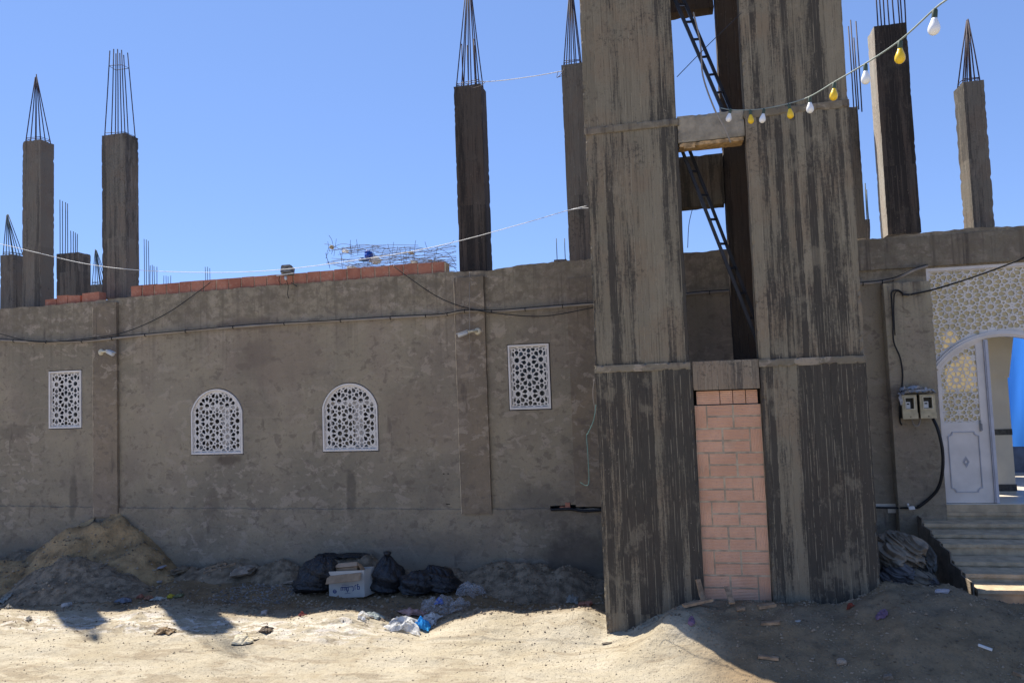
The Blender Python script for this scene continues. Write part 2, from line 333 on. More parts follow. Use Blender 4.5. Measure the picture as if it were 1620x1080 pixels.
def m_ground():
    t = NT('dusty_ground'); x, y, z = t.sep()
    nb1 = t.noise(1.1, 5, .6); nb2 = t.noise(5, 6, .65); nb3 = t.noise(38, 5, .7)
    road = t.mix(t.ramp(nb1, .35, .65), (.345, .298, .212), (.405, .36, .272))
    road = t.mix(t.math('MULTIPLY', t.ramp(nb2, .5, .72), .5), road, (.255, .20, .13))
    stretch = t.noise(1.0, 6, .65, vec=t.mapv((1.3, 7, 1)))
    road = t.mix(t.math('MULTIPLY', t.ramp(stretch, .52, .66), .5), road, (.46, .405, .30))
    road = t.mix(t.math('MULTIPLY', t.ramp(t.noise(1.0, 6, .7, vec=t.mapv((2.2, 13, 1), (3, 1, 0))), .56, .70), .55), road, (.19, .15, .10))
    hp = t.noise(1.0, 7, .7, vec=t.mapv((.9, 3.2, 1), (9, 4, 0)), dist=.5)
    road = t.mix(t.math('MULTIPLY', t.ramp(hp, .54, .60), .55), road, (.215, .170, .115)); road = t.mix(t.math('MULTIPLY', t.ramp(hp, .44, .38), .5), road, (.47, .42, .325))
    gr = t.noise(95, 4, .8); road = t.mix(t.math('MULTIPLY', t.ramp(gr, .54, .66), .45), road, (.16, .13, .09))
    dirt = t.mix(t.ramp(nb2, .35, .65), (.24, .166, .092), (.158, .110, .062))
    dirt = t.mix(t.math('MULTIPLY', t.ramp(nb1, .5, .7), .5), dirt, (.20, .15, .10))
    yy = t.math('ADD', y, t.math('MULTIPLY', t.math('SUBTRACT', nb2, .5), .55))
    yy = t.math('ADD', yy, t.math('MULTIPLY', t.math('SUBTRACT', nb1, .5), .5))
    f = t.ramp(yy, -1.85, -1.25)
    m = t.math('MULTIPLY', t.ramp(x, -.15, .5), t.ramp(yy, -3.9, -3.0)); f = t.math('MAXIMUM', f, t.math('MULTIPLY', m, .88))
    # pale scattered lime gravel close to the viewer
    lg = t.math('MULTIPLY', t.ramp(t.noise(60, 3, .8), .5, .62), t.math('MULTIPLY', t.ramp(y, -3.7, -4.4), t.ramp(x, -1.5, -3.5)))
    c = t.mix(f, road, dirt)
    c = t.mix(t.math('MULTIPLY', lg, .8), c, (.62, .60, .56))
    # pale sludge strip left along the shadow edge
    sl_ = t.math('MULTIPLY', t.math('MULTIPLY', t.ramp(y, -2.55, -2.2), t.ramp(y, -1.7, -1.95)), t.ramp(x, -2.6, -3.4)); c = t.mix(t.math('MULTIPLY', t.math('MULTIPLY', sl_, t.ramp(t.noise(1.0, 6, .7, vec=t.mapv((5, 11, 1))), .48, .56)), .75), c, (.56, .52, .46)); c = t.mix(t.math('MULTIPLY', t.math('MULTIPLY', sl_, t.ramp(t.noise(1.0, 6, .7, vec=t.mapv((4, 10, 1), (5, 5, 5))), .56, .62)), .7), c, (.15, .115, .075))
    peb = t.n('ShaderNodeTexVoronoi'); t.L(t.pos, peb.inputs['Vector']); peb.inputs['Scale'].default_value = 55
    pm = t.ramp(peb.outputs['Distance'], .34, .20); sc2 = t.n('ShaderNodeSeparateColor'); t.L(peb.outputs['Color'], sc2.inputs[0])
    pk = t.math('MULTIPLY', pm, t.ramp(sc2.outputs[0], .62, .72)); c = t.mix(t.math('MULTIPLY', pk, .45), c, t.mix(sc2.outputs[1], (.12, .10, .08), (.36, .31, .24)))
    c = t.mix(t.math('MULTIPLY', t.ramp(nb3, .5, .7), .28), c, (.09, .075, .058))
    nb = t.bump(t.noise(150, 3, .7), .003, .8); nb = t.bump(pk, .006, 1, nb); nb = t.bump(nb3, .010, .9, nb); nb = t.bump(t.noise(12, 5, .65), .02, .8, nb)
    return t.done(c, .95, nb, .1)
def m_brick(name, ca=(.50,.235,.155), cb=(.38,.165,.105), groove=True):
    t = NT(name); tc = t.n('ShaderNodeObjectInfo')
    n1 = t.noise(3.2, 3); n2 = t.noise(22, 5, .65)
    c = t.mix(t.ramp(n1, .35, .65), ca, cb); c = t.mix(t.math('MULTIPLY', t.ramp(n2, .48, .72), .35), c, (.52, .36, .27))
    c = t.mix(t.math('MULTIPLY', t.ramp(t.noise(60, 3), .55, .75), .3), c, (.25, .13, .09))
    nb = t.bump(n2, .004, .7)
    return t.done(c, .88, nb, .2)
def m_plastic_bag():
    t = NT('black_plastic'); n = t.noise(9, 5, .6, dist=1.2); vn = t.n('ShaderNodeTexVoronoi', feature='DISTANCE_TO_EDGE'); vn.inputs['Scale'].default_value = 13
    dv = t.n('ShaderNodeVectorMath', operation='ADD'); t.L(t.pos, dv.inputs[0]); nn = t.noise(5, 3, out=1)
    sv = t.n('ShaderNodeVectorMath', operation='SCALE'); t.L(nn, sv.inputs[0]); sv.inputs['Scale'].default_value = .25; t.L(sv.outputs[0], dv.inputs[1]); t.L(dv.outputs[0], vn.inputs['Vector'])
    nb = t.bump(n, .035, .8); nb = t.bump(t.ramp(vn.outputs['Distance'], 0, .12), .006, .6, nb); nb = t.bump(t.noise(45, 4, .6), .004, .6, nb)
    return t.done(t.mix(t.ramp(t.noise(14, 4), .5, .7), (.010, .010, .012), (.022, .021, .021)), .38, nb, .5)
M = {}
for (px_, py_, wx_, wz_, cc_, am_) in ((556,778,9,40,(.10,.085,.068),.75),(116,785,9,42,(.10,.085,.068),.7),(20,683,34,16,(.12,.10,.08),.55),(362,727,26,9,(.10,.075,.055),.8),(335,800,14,30,(.13,.10,.078),.5),(915,880,55,40,(.085,.07,.058),.8),(848,800,50,32,(.15,.13,.105),.6),(410,560,30,26,(.12,.095,.075),.5),(390,512,60,12,(.12,.085,.065),.6),(262,660,50,40,(.34,.28,.20),.45),(700,860,60,22,(.14,.12,.095),.5),(660,660,60,60,(.22,.17,.125),.5),(600,720,24,60,(.30,.25,.18),.35),(1105,520,30,60,(.14,.115,.085),.5),(30,870,70,26,(.12,.10,.08),.5),(440,560,90,60,(.20,.15,.115),.5),(270,620,60,70,(.33,.28,.205),.3)):
    _p = onY(px_, py_); STAINS.append((float(_p[0]), float(_p[2]), wx_*.0085, wz_*.0085, cc_, am_))
M['plaster'] = m_plaster('rough_plaster'); STAINS = []
M['plaster_b'] = m_plaster('beam_concrete', (.225, .192, .138), (.165, .142, .104), .9)
M['plaster_p'] = m_plaster('pilaster_plaster', (.262, .203, .138), (.190, .152, .108), 1.0)
M['board'] = m_board('boarded_concrete')
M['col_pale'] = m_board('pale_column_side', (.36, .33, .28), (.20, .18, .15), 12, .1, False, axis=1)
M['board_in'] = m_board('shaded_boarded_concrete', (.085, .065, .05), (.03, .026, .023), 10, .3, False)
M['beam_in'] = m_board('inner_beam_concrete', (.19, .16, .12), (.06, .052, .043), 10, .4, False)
M['col_grey'] = m_board('column_concrete', (.168, .150, .124), (.058, .053, .047), 15, .60, False)
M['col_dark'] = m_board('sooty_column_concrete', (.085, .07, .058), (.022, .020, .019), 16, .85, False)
M['ground'] = m_ground()
M['brick'] = m_brick('clay_brick', (.67, .40, .265), (.58, .33, .21))
M['brick_t'] = m_brick('parapet_brick', (.40, .17, .11), (.30, .115, .075))
M['mortar'] = simple('mortar', (.46, .37, .26), .95, .3, 12, .008)
M['white'] = simple('white_metal', (.66, .61, .56), .45, .10, 4, .0008)
M['whitewarm'] = simple('lattice_sheet', (.66, .61, .55), .5, .12, 5)
M['rebar'] = simple('rusty_rebar', (.05, .035, .045), .7, .4, 30)
M['rebar_t'] = simple('weathered_rebar', (.07, .10, .11), .6, .3, 20)
M['black'] = simple('black_rubber', (.012, .012, .013), .5, .3)
M['steel'] = simple('dark_steel', (.022, .022, .026), .5, .3)
M['conduit'] = simple('grey_conduit', (.27, .235, .195), .6, .2, 5)
M['cablew'] = simple('white_cable', (.70, .69, .66), .6, .1)
M['wood'] = simple('formwork_wood', (.42, .27, .13), .8, .45, 25, .004)
M['timber'] = simple('weathered_timber', (.34, .23, .14), .85, .4, 18, .004)
M['dark'] = simple('hollow_shade', (.022, .020, .019), .95, .4, 9, .01)  # near-black colour stands in for shade inside rooms, slots and gaps
M['card'] = simple('cardboard', (.34, .225, .135), .85, .2, 10, .001)
M['cardw'] = simple('white_print_cardboard', (.50, .47, .42), .7, .08, 6)
M['blue'] = simple('blue_print', (.012, .035, .18), .6, .2)
M['bag'] = m_plastic_bag()
M['cream'] = simple('cream_plaster', (.66, .60, .47), .6, .08, 3, .002)
M['tile'] = simple('pale_floor_tile', (.62, .56, .46), .35, .1, 2)
M['beige'] = simple('meter_box_plastic', (.46, .39, .25), .55, .2, 14, .001)
M['foil'] = simple('crumpled_sheet', (.33, .33, .34), .45, .3, 20, .01)
M['concrete'] = simple('stair_concrete', (.48, .37, .24), .9, .22, 9, .006)
M['stone'] = simple('loose_stone', (.30, .24, .18), .9, .4, 9, .008)
M['sand'] = simple('yellow_sand', (.34, .225, .11), .95, .42, 5, .02, bsc=30)
M['gravelm'] = simple('grey_gravel_soil', (.235, .180, .120), .95, .5, 9, .02, bsc=55)
M['khaki'] = simple('khaki_canvas', (.25, .20, .145), .9, .3, 6, .003)
M['bluegrey'] = simple('blue_grey_cloth', (.17, .155, .15), .9, .3, 8, .003)
M['glass'] = simple('dark_window_glass', (.02, .022, .025), .15, .3, 3, spec=.6)
M['tealw'] = simple('green_wire', (.10, .22, .19), .5, .2)
def translucent(name, col, tr=.5, alpha=1.0, rough=.4):
    t = NT(name); d = t.n('ShaderNodeBsdfDiffuse'); d.inputs[0].default_value = col+(1,)
    q = t.n('ShaderNodeBsdfTranslucent'); q.inputs[0].default_value = col+(1,)
    mx = t.n('ShaderNodeMixShader'); mx.inputs[0].default_value = tr; t.L(d.outputs[0], mx.inputs[1]); t.L(q.outputs[0], mx.inputs[2])
    nb = t.bump(t.noise(20, 4), .006); t.L(nb, d.inputs['Normal'])
    last = mx
    if alpha < 1:
        tp = t.n('ShaderNodeBsdfTransparent'); m2 = t.n('ShaderNodeMixShader'); t.L(t.math('MULTIPLY', t.ramp(t.noise(25, 4), .2, .7), alpha*1.5), m2.inputs[0]); t.L(tp.outputs[0], m2.inputs[1]); t.L(mx.outputs[0], m2.inputs[2]); last = m2
    t.L(last.outputs[0], t.t.nodes['Material Output'].inputs[0]); return t.mat
M['frost'] = translucent('frosted_backing', (.80, .70, .46), .5)
M['tarp'] = translucent('blue_tarpaulin', (.05, .22, .72), .55)
M['film'] = translucent('clear_plastic_film', (.62, .60, .60), .4, .30)
M['filmw'] = translucent('white_plastic_film', (.72, .72, .70), .35, .95)
M['filmb'] = translucent('light_blue_plastic', (.06, .38, .80), .4)
M['bulbw'] = simple('white_bulb_glass', (.78, .78, .78), .25, .03, 3, spec=.5)
M['bulby'] = simple('yellow_bulb_glass', (.80, .52, .02), .25, .05, 3, spec=.5)
# ================================================================= SETTING
# ---- ground, one sheet to the horizon
def dense(a, b, step, far, grow=1.35):
    c = list(np.arange(a, b+1e-6, step)); s = step*2
    lo = [a]; hi = [b]
    while lo[-1] > -far: lo.append(lo[-1]-s); hi.append(hi[-1]+s); s *= grow
    return np.array(lo[:0:-1]+c+hi[1:])
gx = dense(-10.5, 5.2, .032, 400); gy = dense(-5.6, .1, .024, 400)
GX, GY = np.meshgrid(gx, gy); GZ = ground_z(GX, GY)
nx, ny = len(gx), len(gy)
me = bpy.data.meshes.new('ground'); co = np.stack([GX, GY, GZ], -1).reshape(-1, 3)
me.vertices.add(nx*ny); me.vertices.foreach_set('co', co.ravel())
ii = (np.arange(ny-1)[:, None]*nx+np.arange(nx-1)[None]).ravel(); q = np.stack([ii, ii+1, ii+1+nx, ii+nx], -1)
me.loops.add(q.size); me.loops.foreach_set('vertex_index', q.ravel()); me.polygons.add(len(q)); me.polygons.foreach_set('loop_start', np.arange(len(q))*4)
me.polygons.foreach_set('use_smooth', [True]*len(q)); me.update(calc_edges=True); me.materials.append(M['ground'])
o = bpy.data.objects.new('ground', me); COL.objects.link(o); tag(o, kind='structure')
# ---- mosque building: Empty with wall, pilasters, plinth, windows, portal
mosque = empty('mosque_building', (-3, 0, -.45), 'long grey rendered single-storey building with lattice windows and a white arched portal', 'building')
TOPPX = [(0,488),(35,486),(68,484),(100,481),(150,476),(215,469),(300,462),(450,450),(540,443),(620,437),(700,430),(735,430),(772,428),(800,424),(818,420),(860,416),(925,411),(1085,400),(1110,398),(1140,395),(1380,378),(1470,367),(1550,360),(1620,358)]
rnd = random.Random(4)
top = [(-16, 3.42)]
for a, b in zip(TOPPX[:-1], TOPPX[1:]):
    A = onY(*a); B = onY(*b); n_ = max(1, int((B[0]-A[0])/.05))
    for i in range(n_):
        f = i/n_; X = A[0]+(B[0]-A[0])*f; top.append((X, A[2]+(B[2]-A[2])*f+rnd.uniform(-.008, .008)))
top += [(4.6, 3.52), (9, 3.52)]
def circ_arch(x0, x1, zs, zt, n=24):
    """points of an arch from (x1,zs) over the top to (x0,zs)"""
    c = (x0+x1)/2; h = (x1-x0)/2; r_ = zt-zs; R = (h*h+r_*r_)/(2*r_); zc = zt-R; a0 = math.asin(min(1, h/R))
    if r_ > h: a0 = math.pi-a0
    return [(c+R*math.sin(a0*(1-2*i/n)), zc+R*math.cos(a0*(1-2*i/n))) for i in range(n+1)]
WIN = []
def wrect(l, t, r, b): A = onY(l, t); B = onY(r, b); return A[0], B[0], B[2], A[2]
for l, t, r, b in ((78,586,129,677),(805,545,870,648)):
    P = [onY(l, t+ (1 if l < 500 else 1)), onY(r, t-(2 if l > 500 else 0)), onY(r, b-(2 if l > 500 else 0)), onY(l, b)]
    x0 = (P[0][0]+P[3][0])/2; x1 = (P[1][0]+P[2][0])/2; z0 = (P[2][2]+P[3][2])/2; z1 = (P[0][2]+P[1][2])/2; WIN.append(('rect', x0, x1, z0, z1))
for l, r, t, b, cx in ((303,384,615,719,343),(511,598,606,714,553)):
    x0 = onY(l, 680)[0]; x1 = onY(r, 680)[0]; z0 = onY(cx, b-1)[2]; z1 = onY(cx, t)[2]; WIN.append(('arch', x0, x1, z0, z1))
def win_outline(k, x0, x1, z0, z1, g=0.0):
    x0 -= g; x1 += g; z0 -= g; z1 += g
    if k == 'rect': return [(x0, z0), (x1, z0), (x1, z1), (x0, z1)]
    w_ = x1-x0; return [(x0, z0), (x1, z0)]+circ_arch(x0, x1, z1-w_*.40, z1)
holes = [win_outline(*w_, g=.012) for w_ in WIN]
PX0, PX1, PZ0, PZ1 = 2.87, 4.28, .505, 3.13
slot = [onY(870,800)[[0,2]], onY(905,798)[[0,2]], onY(955,797)[[0,2]], onY(955,809)[[0,2]], onY(900,812)[[0,2]], onY(872,812)[[0,2]]]
outer = [(-16, -1.0), (PX0, -1.0), (PX0, PZ1), (PX1, PZ1), (PX1, -1.0), (9, -1.0)] + top[::-1]
vs, fs = plate(outer, holes+[slot], 0.0, .14)
mb = MB(); mb.add(vs, fs); mb.build('wall', M['plaster'], mosque)
mb = MB(); mb.box(slot[0][0]-.05, slot[2][0]+.1, .10, .12, slot[0][1]-.1, slot[0][1]+.1); mb.build('wall_recess', M['dark'], mosque)
# plinth with a rough upper edge
pt = [(-16, .5)]
for X in np.arange(-10.2, 2.0, .06): pt.append((X, np.interp(X, [-10, -7.5, -2.3, -.85, 2], [.50, .46, .44, .45, .45])+rnd.uniform(-.008, .008)))
ptop = pt+[(2.3, .45)]
vs, fs = plate([(-16, -.9), (2.3, -.9)]+ptop[::-1], [], -.022, -.002)
mb = MB(); mb.add(vs, fs); mb.build('plinth', M['plaster'], mosque)
# pilasters
for (l, r, yt, yb, proud, nm) in ((151,189,500,817,.05,0),(727,774,500,812,.05,0)):
    x0 = onY(l, 660)[0]; x1 = onY(r, 660)[0]; zt = onY((l+r)/2, yt)[2]-.02+.0; zt = 3.40; zb = onY((l+r)/2, yb)[2]
    mb = MB(); rough_box(mb, x0, x1, -proud, -.001, zb, zt, .05, .003, .012, seed=l); mb.build('pilaster', M['plaster_p'], mosque)
    mb = MB(); rough_box(mb, x0-.014, x0-.001, -proud+.012, -.001, zb, 3.36, .04, .003, .006, seed=l+5); mb.build('mortar_fin', M['mortar'], mosque)
# top band, proud of the render, cast against boards
mb = MB()
x0 = onY(955, 660)[0]
rough_box(mb, onY(904, 640)[0], onY(904, 640)[0]+.75, -.014, -.001, .47, 3.30, .05, .003, .006, seed=19); mb.build('pilaster', M['plaster_p'], mosque)
# deep pier beside the portal
pa = onY(1422, 600, -.2)[0]
mb = MB(); rough_box(mb, 2.38, PX0-.004, -.14, -.001, -.6, 2.98, .05, .004, .012, seed=77); mb.build('pilaster', m_plaster('pier_plaster', (.36,.31,.215), (.26,.22,.155), 1.0), mosque)
mb = MB(); rough_box(mb, 1.9, 9, -.03, -.001, PZ1+.02, 3.50, .06, .004, .01, seed=5); mb.build('beam', M['plaster_b'], mosque)
# body: roof slab, inner walls that keep the rooms dark
mb = MB(); mb.box(-16, 2.0, .141, 14, 3.20, 3.36); mb.build('roof_slab', M['plaster_b'], mosque)
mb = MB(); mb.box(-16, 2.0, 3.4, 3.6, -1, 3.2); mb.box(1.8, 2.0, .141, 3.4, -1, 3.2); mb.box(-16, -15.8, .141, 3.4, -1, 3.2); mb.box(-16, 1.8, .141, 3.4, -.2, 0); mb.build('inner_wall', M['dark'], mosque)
# ---- lattice pattern (ten-fold stars)
def hole_cells(s, cx, cz, xr, zr, rot=0, kx=1.0, fat=1.0):
    C5 = math.cos(math.radians(36)); S5 = math.sin(math.radians(36)); a1 = (s*S5, s*C5); a2 = (-s*S5, s*C5)
    cells = []; seen = set()
    def put(poly, c):
        key = (round(c[0]/(s*.05)), round(c[1]/(s*.05)))
        for dx in (-1, 0, 1):
            for dy in (-1, 0, 1):
                if (key[0]+dx, key[1]+dy) in seen: return
        seen.add(key); cells.append(poly)
    def drop(c, ang, p, q_, r0, r1, w_):
        u = (math.sin(ang), math.cos(ang)); v = (u[1], -u[0]); L_ = r1-r0; pts = []
        for (a, b) in ((0, 0), (.32, .55), (.58, 1), (.80, .86), (.95, .45), (1, 0), (.95, -.45), (.80, -.86), (.58, -1), (.32, -.55)):
            pts.append((c[0]+u[0]*(r0+a*L_)+v[0]*b*w_, c[1]+u[1]*(r0+a*L_)+v[1]*b*w_))
        put(pts, (c[0]+u[0]*(r0+r1)/2, c[1]+u[1]*(r0+r1)/2))
    N = 9
    for i in range(-N, N+1):
        for j in range(-N, N+1):
            c = (i*a1[0]+j*a2[0], i*a1[1]+j*a2[1])
            if max(abs(c[0])*kx, abs(c[1])) > 1.6*max(xr, zr)+s: continue
            put([(c[0]+s*(.140 if k % 2 else .108)*math.sin(math.pi*k/10), c[1]+s*(.140 if k % 2 else .108)*math.cos(math.pi*k/10)) for k in range(20)], c)
            for k in range(10):
                a = math.radians(36*k); h = a+math.radians(18)
                drop(c, a, 0, 0, .200*s, .472*s, .100*s*fat)
                tc = (c[0]+.205*s*math.sin(h), c[1]+.205*s*math.cos(h)); r_ = .026*s
                put([(tc[0]+r_*math.sin(h+math.radians(120*m_)), tc[1]+r_*math.cos(h+math.radians(120*m_))) for m_ in range(3)], tc)
                fc = (c[0]+.515*s*math.sin(h), c[1]+.515*s*math.cos(h))
                put([(fc[0]+s*(.060 if m_ % 2 else .036)*math.sin(h+math.pi*m_/5), fc[1]+s*(.060 if m_ % 2 else .036)*math.cos(h+math.pi*m_/5)) for m_ in range(10)], fc)
            for a in (0, math.pi):
                u = math.cos(a); cc = (c[0], c[1]+u*.745*s); drop(cc, a+math.pi, 0, 0, 0, .245*s, .098*s*fat)
            for dx in (-.06, .06):
                mc = (c[0]+dx*s, c[1]+.809*s); put([(mc[0]+.024*s*math.sin(t_), mc[1]+.024*s*math.cos(t_)) for t_ in (0, 2.1, 4.2)], mc)
    out = []
    for poly in cells:
        if rot: poly = [(p[1]*kx, -p[0]) for p in poly]
        out.append([(p[0]+cx, p[1]+cz) for p in poly])
    return out
def area(p): return .5*sum(p[i][0]*p[(i+1) % len(p)][1]-p[(i+1) % len(p)][0]*p[i][1] for i in range(len(p)))
def clip(sub, conv):
    if area(conv) < 0: conv = conv[::-1]
    out = sub
    for i in range(len(conv)):
        a = conv[i]; b = conv[(i+1) % len(conv)]; inp = out; out = []
        if not inp: return []
        side = lambda p: (b[0]-a[0])*(p[1]-a[1])-(b[1]-a[1])*(p[0]-a[0])
        for k in range(len(inp)):
            p = inp[k]; q_ = inp[k-1]; sp, sq = side(p), side(q_)
            if (sp >= 0) != (sq >= 0):
                f = sq/(sq-sp); out.append((q_[0]+(p[0]-q_[0])*f, q_[1]+(p[1]-q_[1])*f))
            if sp >= 0: out.append(p)
    return out
def clean(h, mn):
    pts = []
    for p in h:
        if not pts or math.hypot(p[0]-pts[-1][0], p[1]-pts[-1][1]) > 1e-4: pts.append(p)
    if len(pts) > 2 and math.hypot(pts[0][0]-pts[-1][0], pts[0][1]-pts[-1][1]) < 1e-4: pts.pop()
    return pts if len(pts) > 2 and abs(area(pts)) > mn else None
def inset_outline(k, x0, x1, z0, z1, g): return win_outline(k, x0, x1, z0, z1, -g)
for wi, (k, x0, x1, z0, z1) in enumerate(WIN):
    W_ = x1-x0; fr = .022; lab = ['rectangular white lattice window left of the first pilaster', 'rectangular white lattice window beside the concrete tower', None, None][wi]
    wmb = MB(); vs, fs = plate(win_outline(k, x0, x1, z0, z1), [inset_outline(k, x0, x1, z0, z1, fr)], -.012, .045); wmb.add(vs, fs)
    wo = wmb.build('window', M['white'], mosque)
    s = .498*W_ if k == 'rect' else .335*W_
    inner = inset_outline(k, x0, x1, z0, z1, fr+.026)
    zc = (z0+z1)/2
    hs = [clean(clip(h, inner), s*s*.0006) for h in hole_cells(s, (x0+x1)/2, zc, W_/2, (z1-z0)/2)]; hs = [h for h in hs if h]
    # dashed slots round the border
    d0 = fr+.010; d1 = fr+.017; L_ = W_-2*d0
    def slots(a, b, horiz, c0, c1):
        n_ = max(2, int(round((b-a)/.10))); st = (b-a)/n_
        for i in range(n_):
            p, q_ = a+i*st+.014, a+(i+1)*st-.014
            hs.append([(p, c0), (q_, c0), (q_, c1), (p, c1)] if horiz else [(c0, p), (c1, p), (c1, q_), (c0, q_)])
    ztop = z1-d1-.01 if k == 'rect' else z1-W_*.42
    slots(x0+d0, x1-d0, True, z0+d0, z0+d1); slots(z0+d1+.01, ztop, False, x0+d0, x0+d1); slots(z0+d1+.01, ztop, False, x1-d1, x1-d0)
    if k == 'rect': slots(x0+d0, x1-d0, True, z1-d1, z1-d0)
    lm = MB(); vs, fs = plate(inset_outline(k, x0, x1, z0, z1, fr-.002), hs, .010, .016); lm.add(vs, fs); lm.build('lattice', M['whitewarm'], wo)
    gm = MB(); vs, fs = plate(win_outline(k, x0, x1, z0, z1, -.004), [], .125, .130); gm.add(vs, fs); gm.build('pane', M['glass'], wo)
    fm = MB(); xm = x0+W_*(.60 if k == 'arch' else .5)
    if k == 'arch':
        fm.box(xm-.035*W_/.5, xm+.045*W_/.5, .09, .12, z0+.02, z0+(z1-z0)*.67); fm.box(x0+.04, x1-.03, .09, .12, z0+(z1-z0)*.67, z0+(z1-z0)*.73); fm.box(x0+.05, x0+.09, .09, .12, z0+.02, z0+(z1-z0)*.67); fm.box(x0+.03, x1-.03, .09, .12, z0+.01, z0+.05)
    else: fm.box(x0+.03, x0+.045, .09, .12, z0+.02, z1-.02); fm.box(x0+.046, x1-.03, .09, .12, z0+.0, z0+.03)
    fm.build('inner_frame', M['white'], wo)
# ---- portal: white frame, lattice above the arch, left door leaf
AX0, AX1, AZS, AZT = 2.885, 4.265, 2.02, 2.375
pmb = MB()
def arch_pts(g): return circ_arch(AX0+g, AX1-g, AZS, AZT-g, 32)
spand = [(PX0, AZS-.01)]+[(AX0, AZS-.01)]+arch_pts(0)[::-1]+[(AX1, AZS-.01), (PX1, AZS-.01), (PX1, PZ1), (PX0, PZ1)]
# outer frame
vs, fs = plate([(PX0, PZ0-.02), (PX0, PZ1), (PX1, PZ1), (PX1, PZ0-.02), (PX1-.03, PZ0-.02), (PX1-.03, PZ1-.035), (PX0+.025, PZ1-.035), (PX0+.025, PZ0-.02)], [], .00, .10)
pmb.add(vs, fs); portal = pmb.build('portal', M['white'], mosque)
am = MB(); b0 = arch_pts(-.012); b1 = arch_pts(.05)
vs, fs = plate([(AX0, AZS-.03)]+b0[::-1]+[(AX1, AZS-.03)]+[(AX1-.05, AZS-.03)]+b1+[(AX0+.05, AZS-.03)], [], -.015, .06); am.add(vs, fs)
b0 = arch_pts(.012); b1 = arch_pts(.028); vs, fs = plate([(AX0+.012, AZS-.02)]+b0[::-1]+[(AX1-.012, AZS-.02)]+[(AX1-.028, AZS-.02)]+b1+[(AX0+.028, AZS-.02)], [], -.028, -.014); am.add(vs, fs)
am.build('arch_moulding', M['white'], portal)
sP = .345/1.1756*.95
bounds = [(PX0+.028, AZS-.35), (PX1-.03, AZS-.35), (PX1-.03, PZ1-.05), (PX0+.028, PZ1-.05)]
Cx = (AX0+AX1)/2; Hh = (AX1-AX0)/2; Rr = AZT-AZS; RR = (Hh*Hh+Rr*Rr)/(2*Rr); Cz = AZT-RR
hs = []
for h in hole_cells(.235, 3.08, 2.66, .9, .8, rot=1, kx=1.12, fat=1.1):
    h = clean(clip(h, bounds), 2e-5)
    if h and all((math.hypot(p[0]-Cx, p[1]-Cz) > RR+.012) and p[1] > AZS+.01 for p in h): hs.append(h)
vs, fs = plate([(PX0+.012, AZS+.0), (AX0, AZS+.0)]+[p for p in arch_pts(0)[::-1]]+[(AX1, AZS), (PX1-.012, AZS), (PX1-.012, PZ1-.02), (PX0+.012, PZ1-.02)], hs, .02, .028)
lm = MB(); lm.add(vs, fs); lm.build('lattice', M['whitewarm'], portal)
vs, fs = plate([(PX0+.012, AZS+.0), (AX0, AZS+.0)]+[p for p in arch_pts(0)[::-1]]+[(AX1, AZS), (PX1-.012, AZS), (PX1-.012, PZ1-.02), (PX0+.012, PZ1-.02)], [], .0295, .033)
lm = MB(); lm.add(vs, fs); lm.build('backing_sheet', M['frost'], portal)
# door leaf
DX0, DX1, DZ0, DZL = AX0+.03, 3.395, PZ0, onY(1530, 668)[2]
def leaf_top(x, g=0): return Cz+math.sqrt((RR-.05-g)**2-(x-Cx)**2)
leaf = [(DX0, DZ0), (DX1, DZ0)]+[(x, leaf_top(x)) for x in np.linspace(DX1, DX0, 12)]
lx0, lx1 = DX0+.035, DX1-.075
latin = [(lx0, DZL), (lx1, DZL)]+[(x, leaf_top(x, .03)) for x in np.linspace(lx1, lx0, 12)]
vs, fs = plate(leaf, [latin], .015, .05); dm = MB(); dm.add(vs, fs); door = dm.build('door', M['white'], mosque)
hs = []
for h in hole_cells(.205, 3.11, 1.62, .9, .8, rot=1, kx=1.08, fat=1.1):
    h = clean(clip(h, [(a_, b_) for a_, b_ in [(lx0+.004, DZL+.006), (lx1-.004, DZL+.006)]+[(x, leaf_top(x, .036)) for x in np.linspace(lx1-.004, lx0+.004, 12)]]), 2e-5)
    if h: hs.append(h)
vs, fs = plate([(lx0-.004, DZL-.004), (lx1+.004, DZL-.004)]+[(x, leaf_top(x, .026)) for x in np.linspace(lx1+.004, lx0-.004, 12)], hs, .022, .030)
lm = MB(); lm.add(vs, fs); lm.build('lattice', M['whitewarm'], door)
vs, fs = plate([(lx0-.004, DZL-.004), (lx1+.004, DZL-.004)]+[(x, leaf_top(x, .026)) for x in np.linspace(lx1+.004, lx0-.004, 12)], [], .0315, .034)
lm = MB(); lm.add(vs, fs); lm.build('backing_sheet', M['frost'], door)
# raised moulding with notched corners, lozenge, handle, closing strip
pm_ = MB(); qx0, qx1, qz0, qz1 = DX0+.06, DX1-.105, DZ0+.115, DZL-.10
def notch(x0, x1, z0, z1, r):
    pts = []
    for (cx_, cz_, a0) in ((x0, z0, 90), (x1, z0, 180), (x1, z1, 270), (x0, z1, 0)):
        for i in range(5):
            a = math.radians(a0-i*22.5); pts.append((cx_+r*math.cos(a), cz_+r*math.sin(a)))
    return pts
vs, fs = plate(notch(qx0, qx1, qz0, qz1, .045), [notch(qx0+.009, qx1-.009, qz0+.009, qz1-.009, .045)], .004, .016); pm_.add(vs, fs)
mx_, mz_ = (qx0+qx1)/2+.01, (qz0+qz1)/2
for r0, r1, y_ in ((.062, .050, .008), (.040, .030, .006)):
    vs, fs = plate([(mx_-r0*.55, mz_), (mx_, mz_-r0), (mx_+r0*.55, mz_), (mx_, mz_+r0)], [[(mx_-r1*.55, mz_), (mx_, mz_-r1), (mx_+r1*.55, mz_), (mx_, mz_+r1)]], y_, .016); pm_.add(vs, fs)
pm_.build('panel_moulding', simple('moulding_metal', (.42, .42, .45), .5, .1), door)
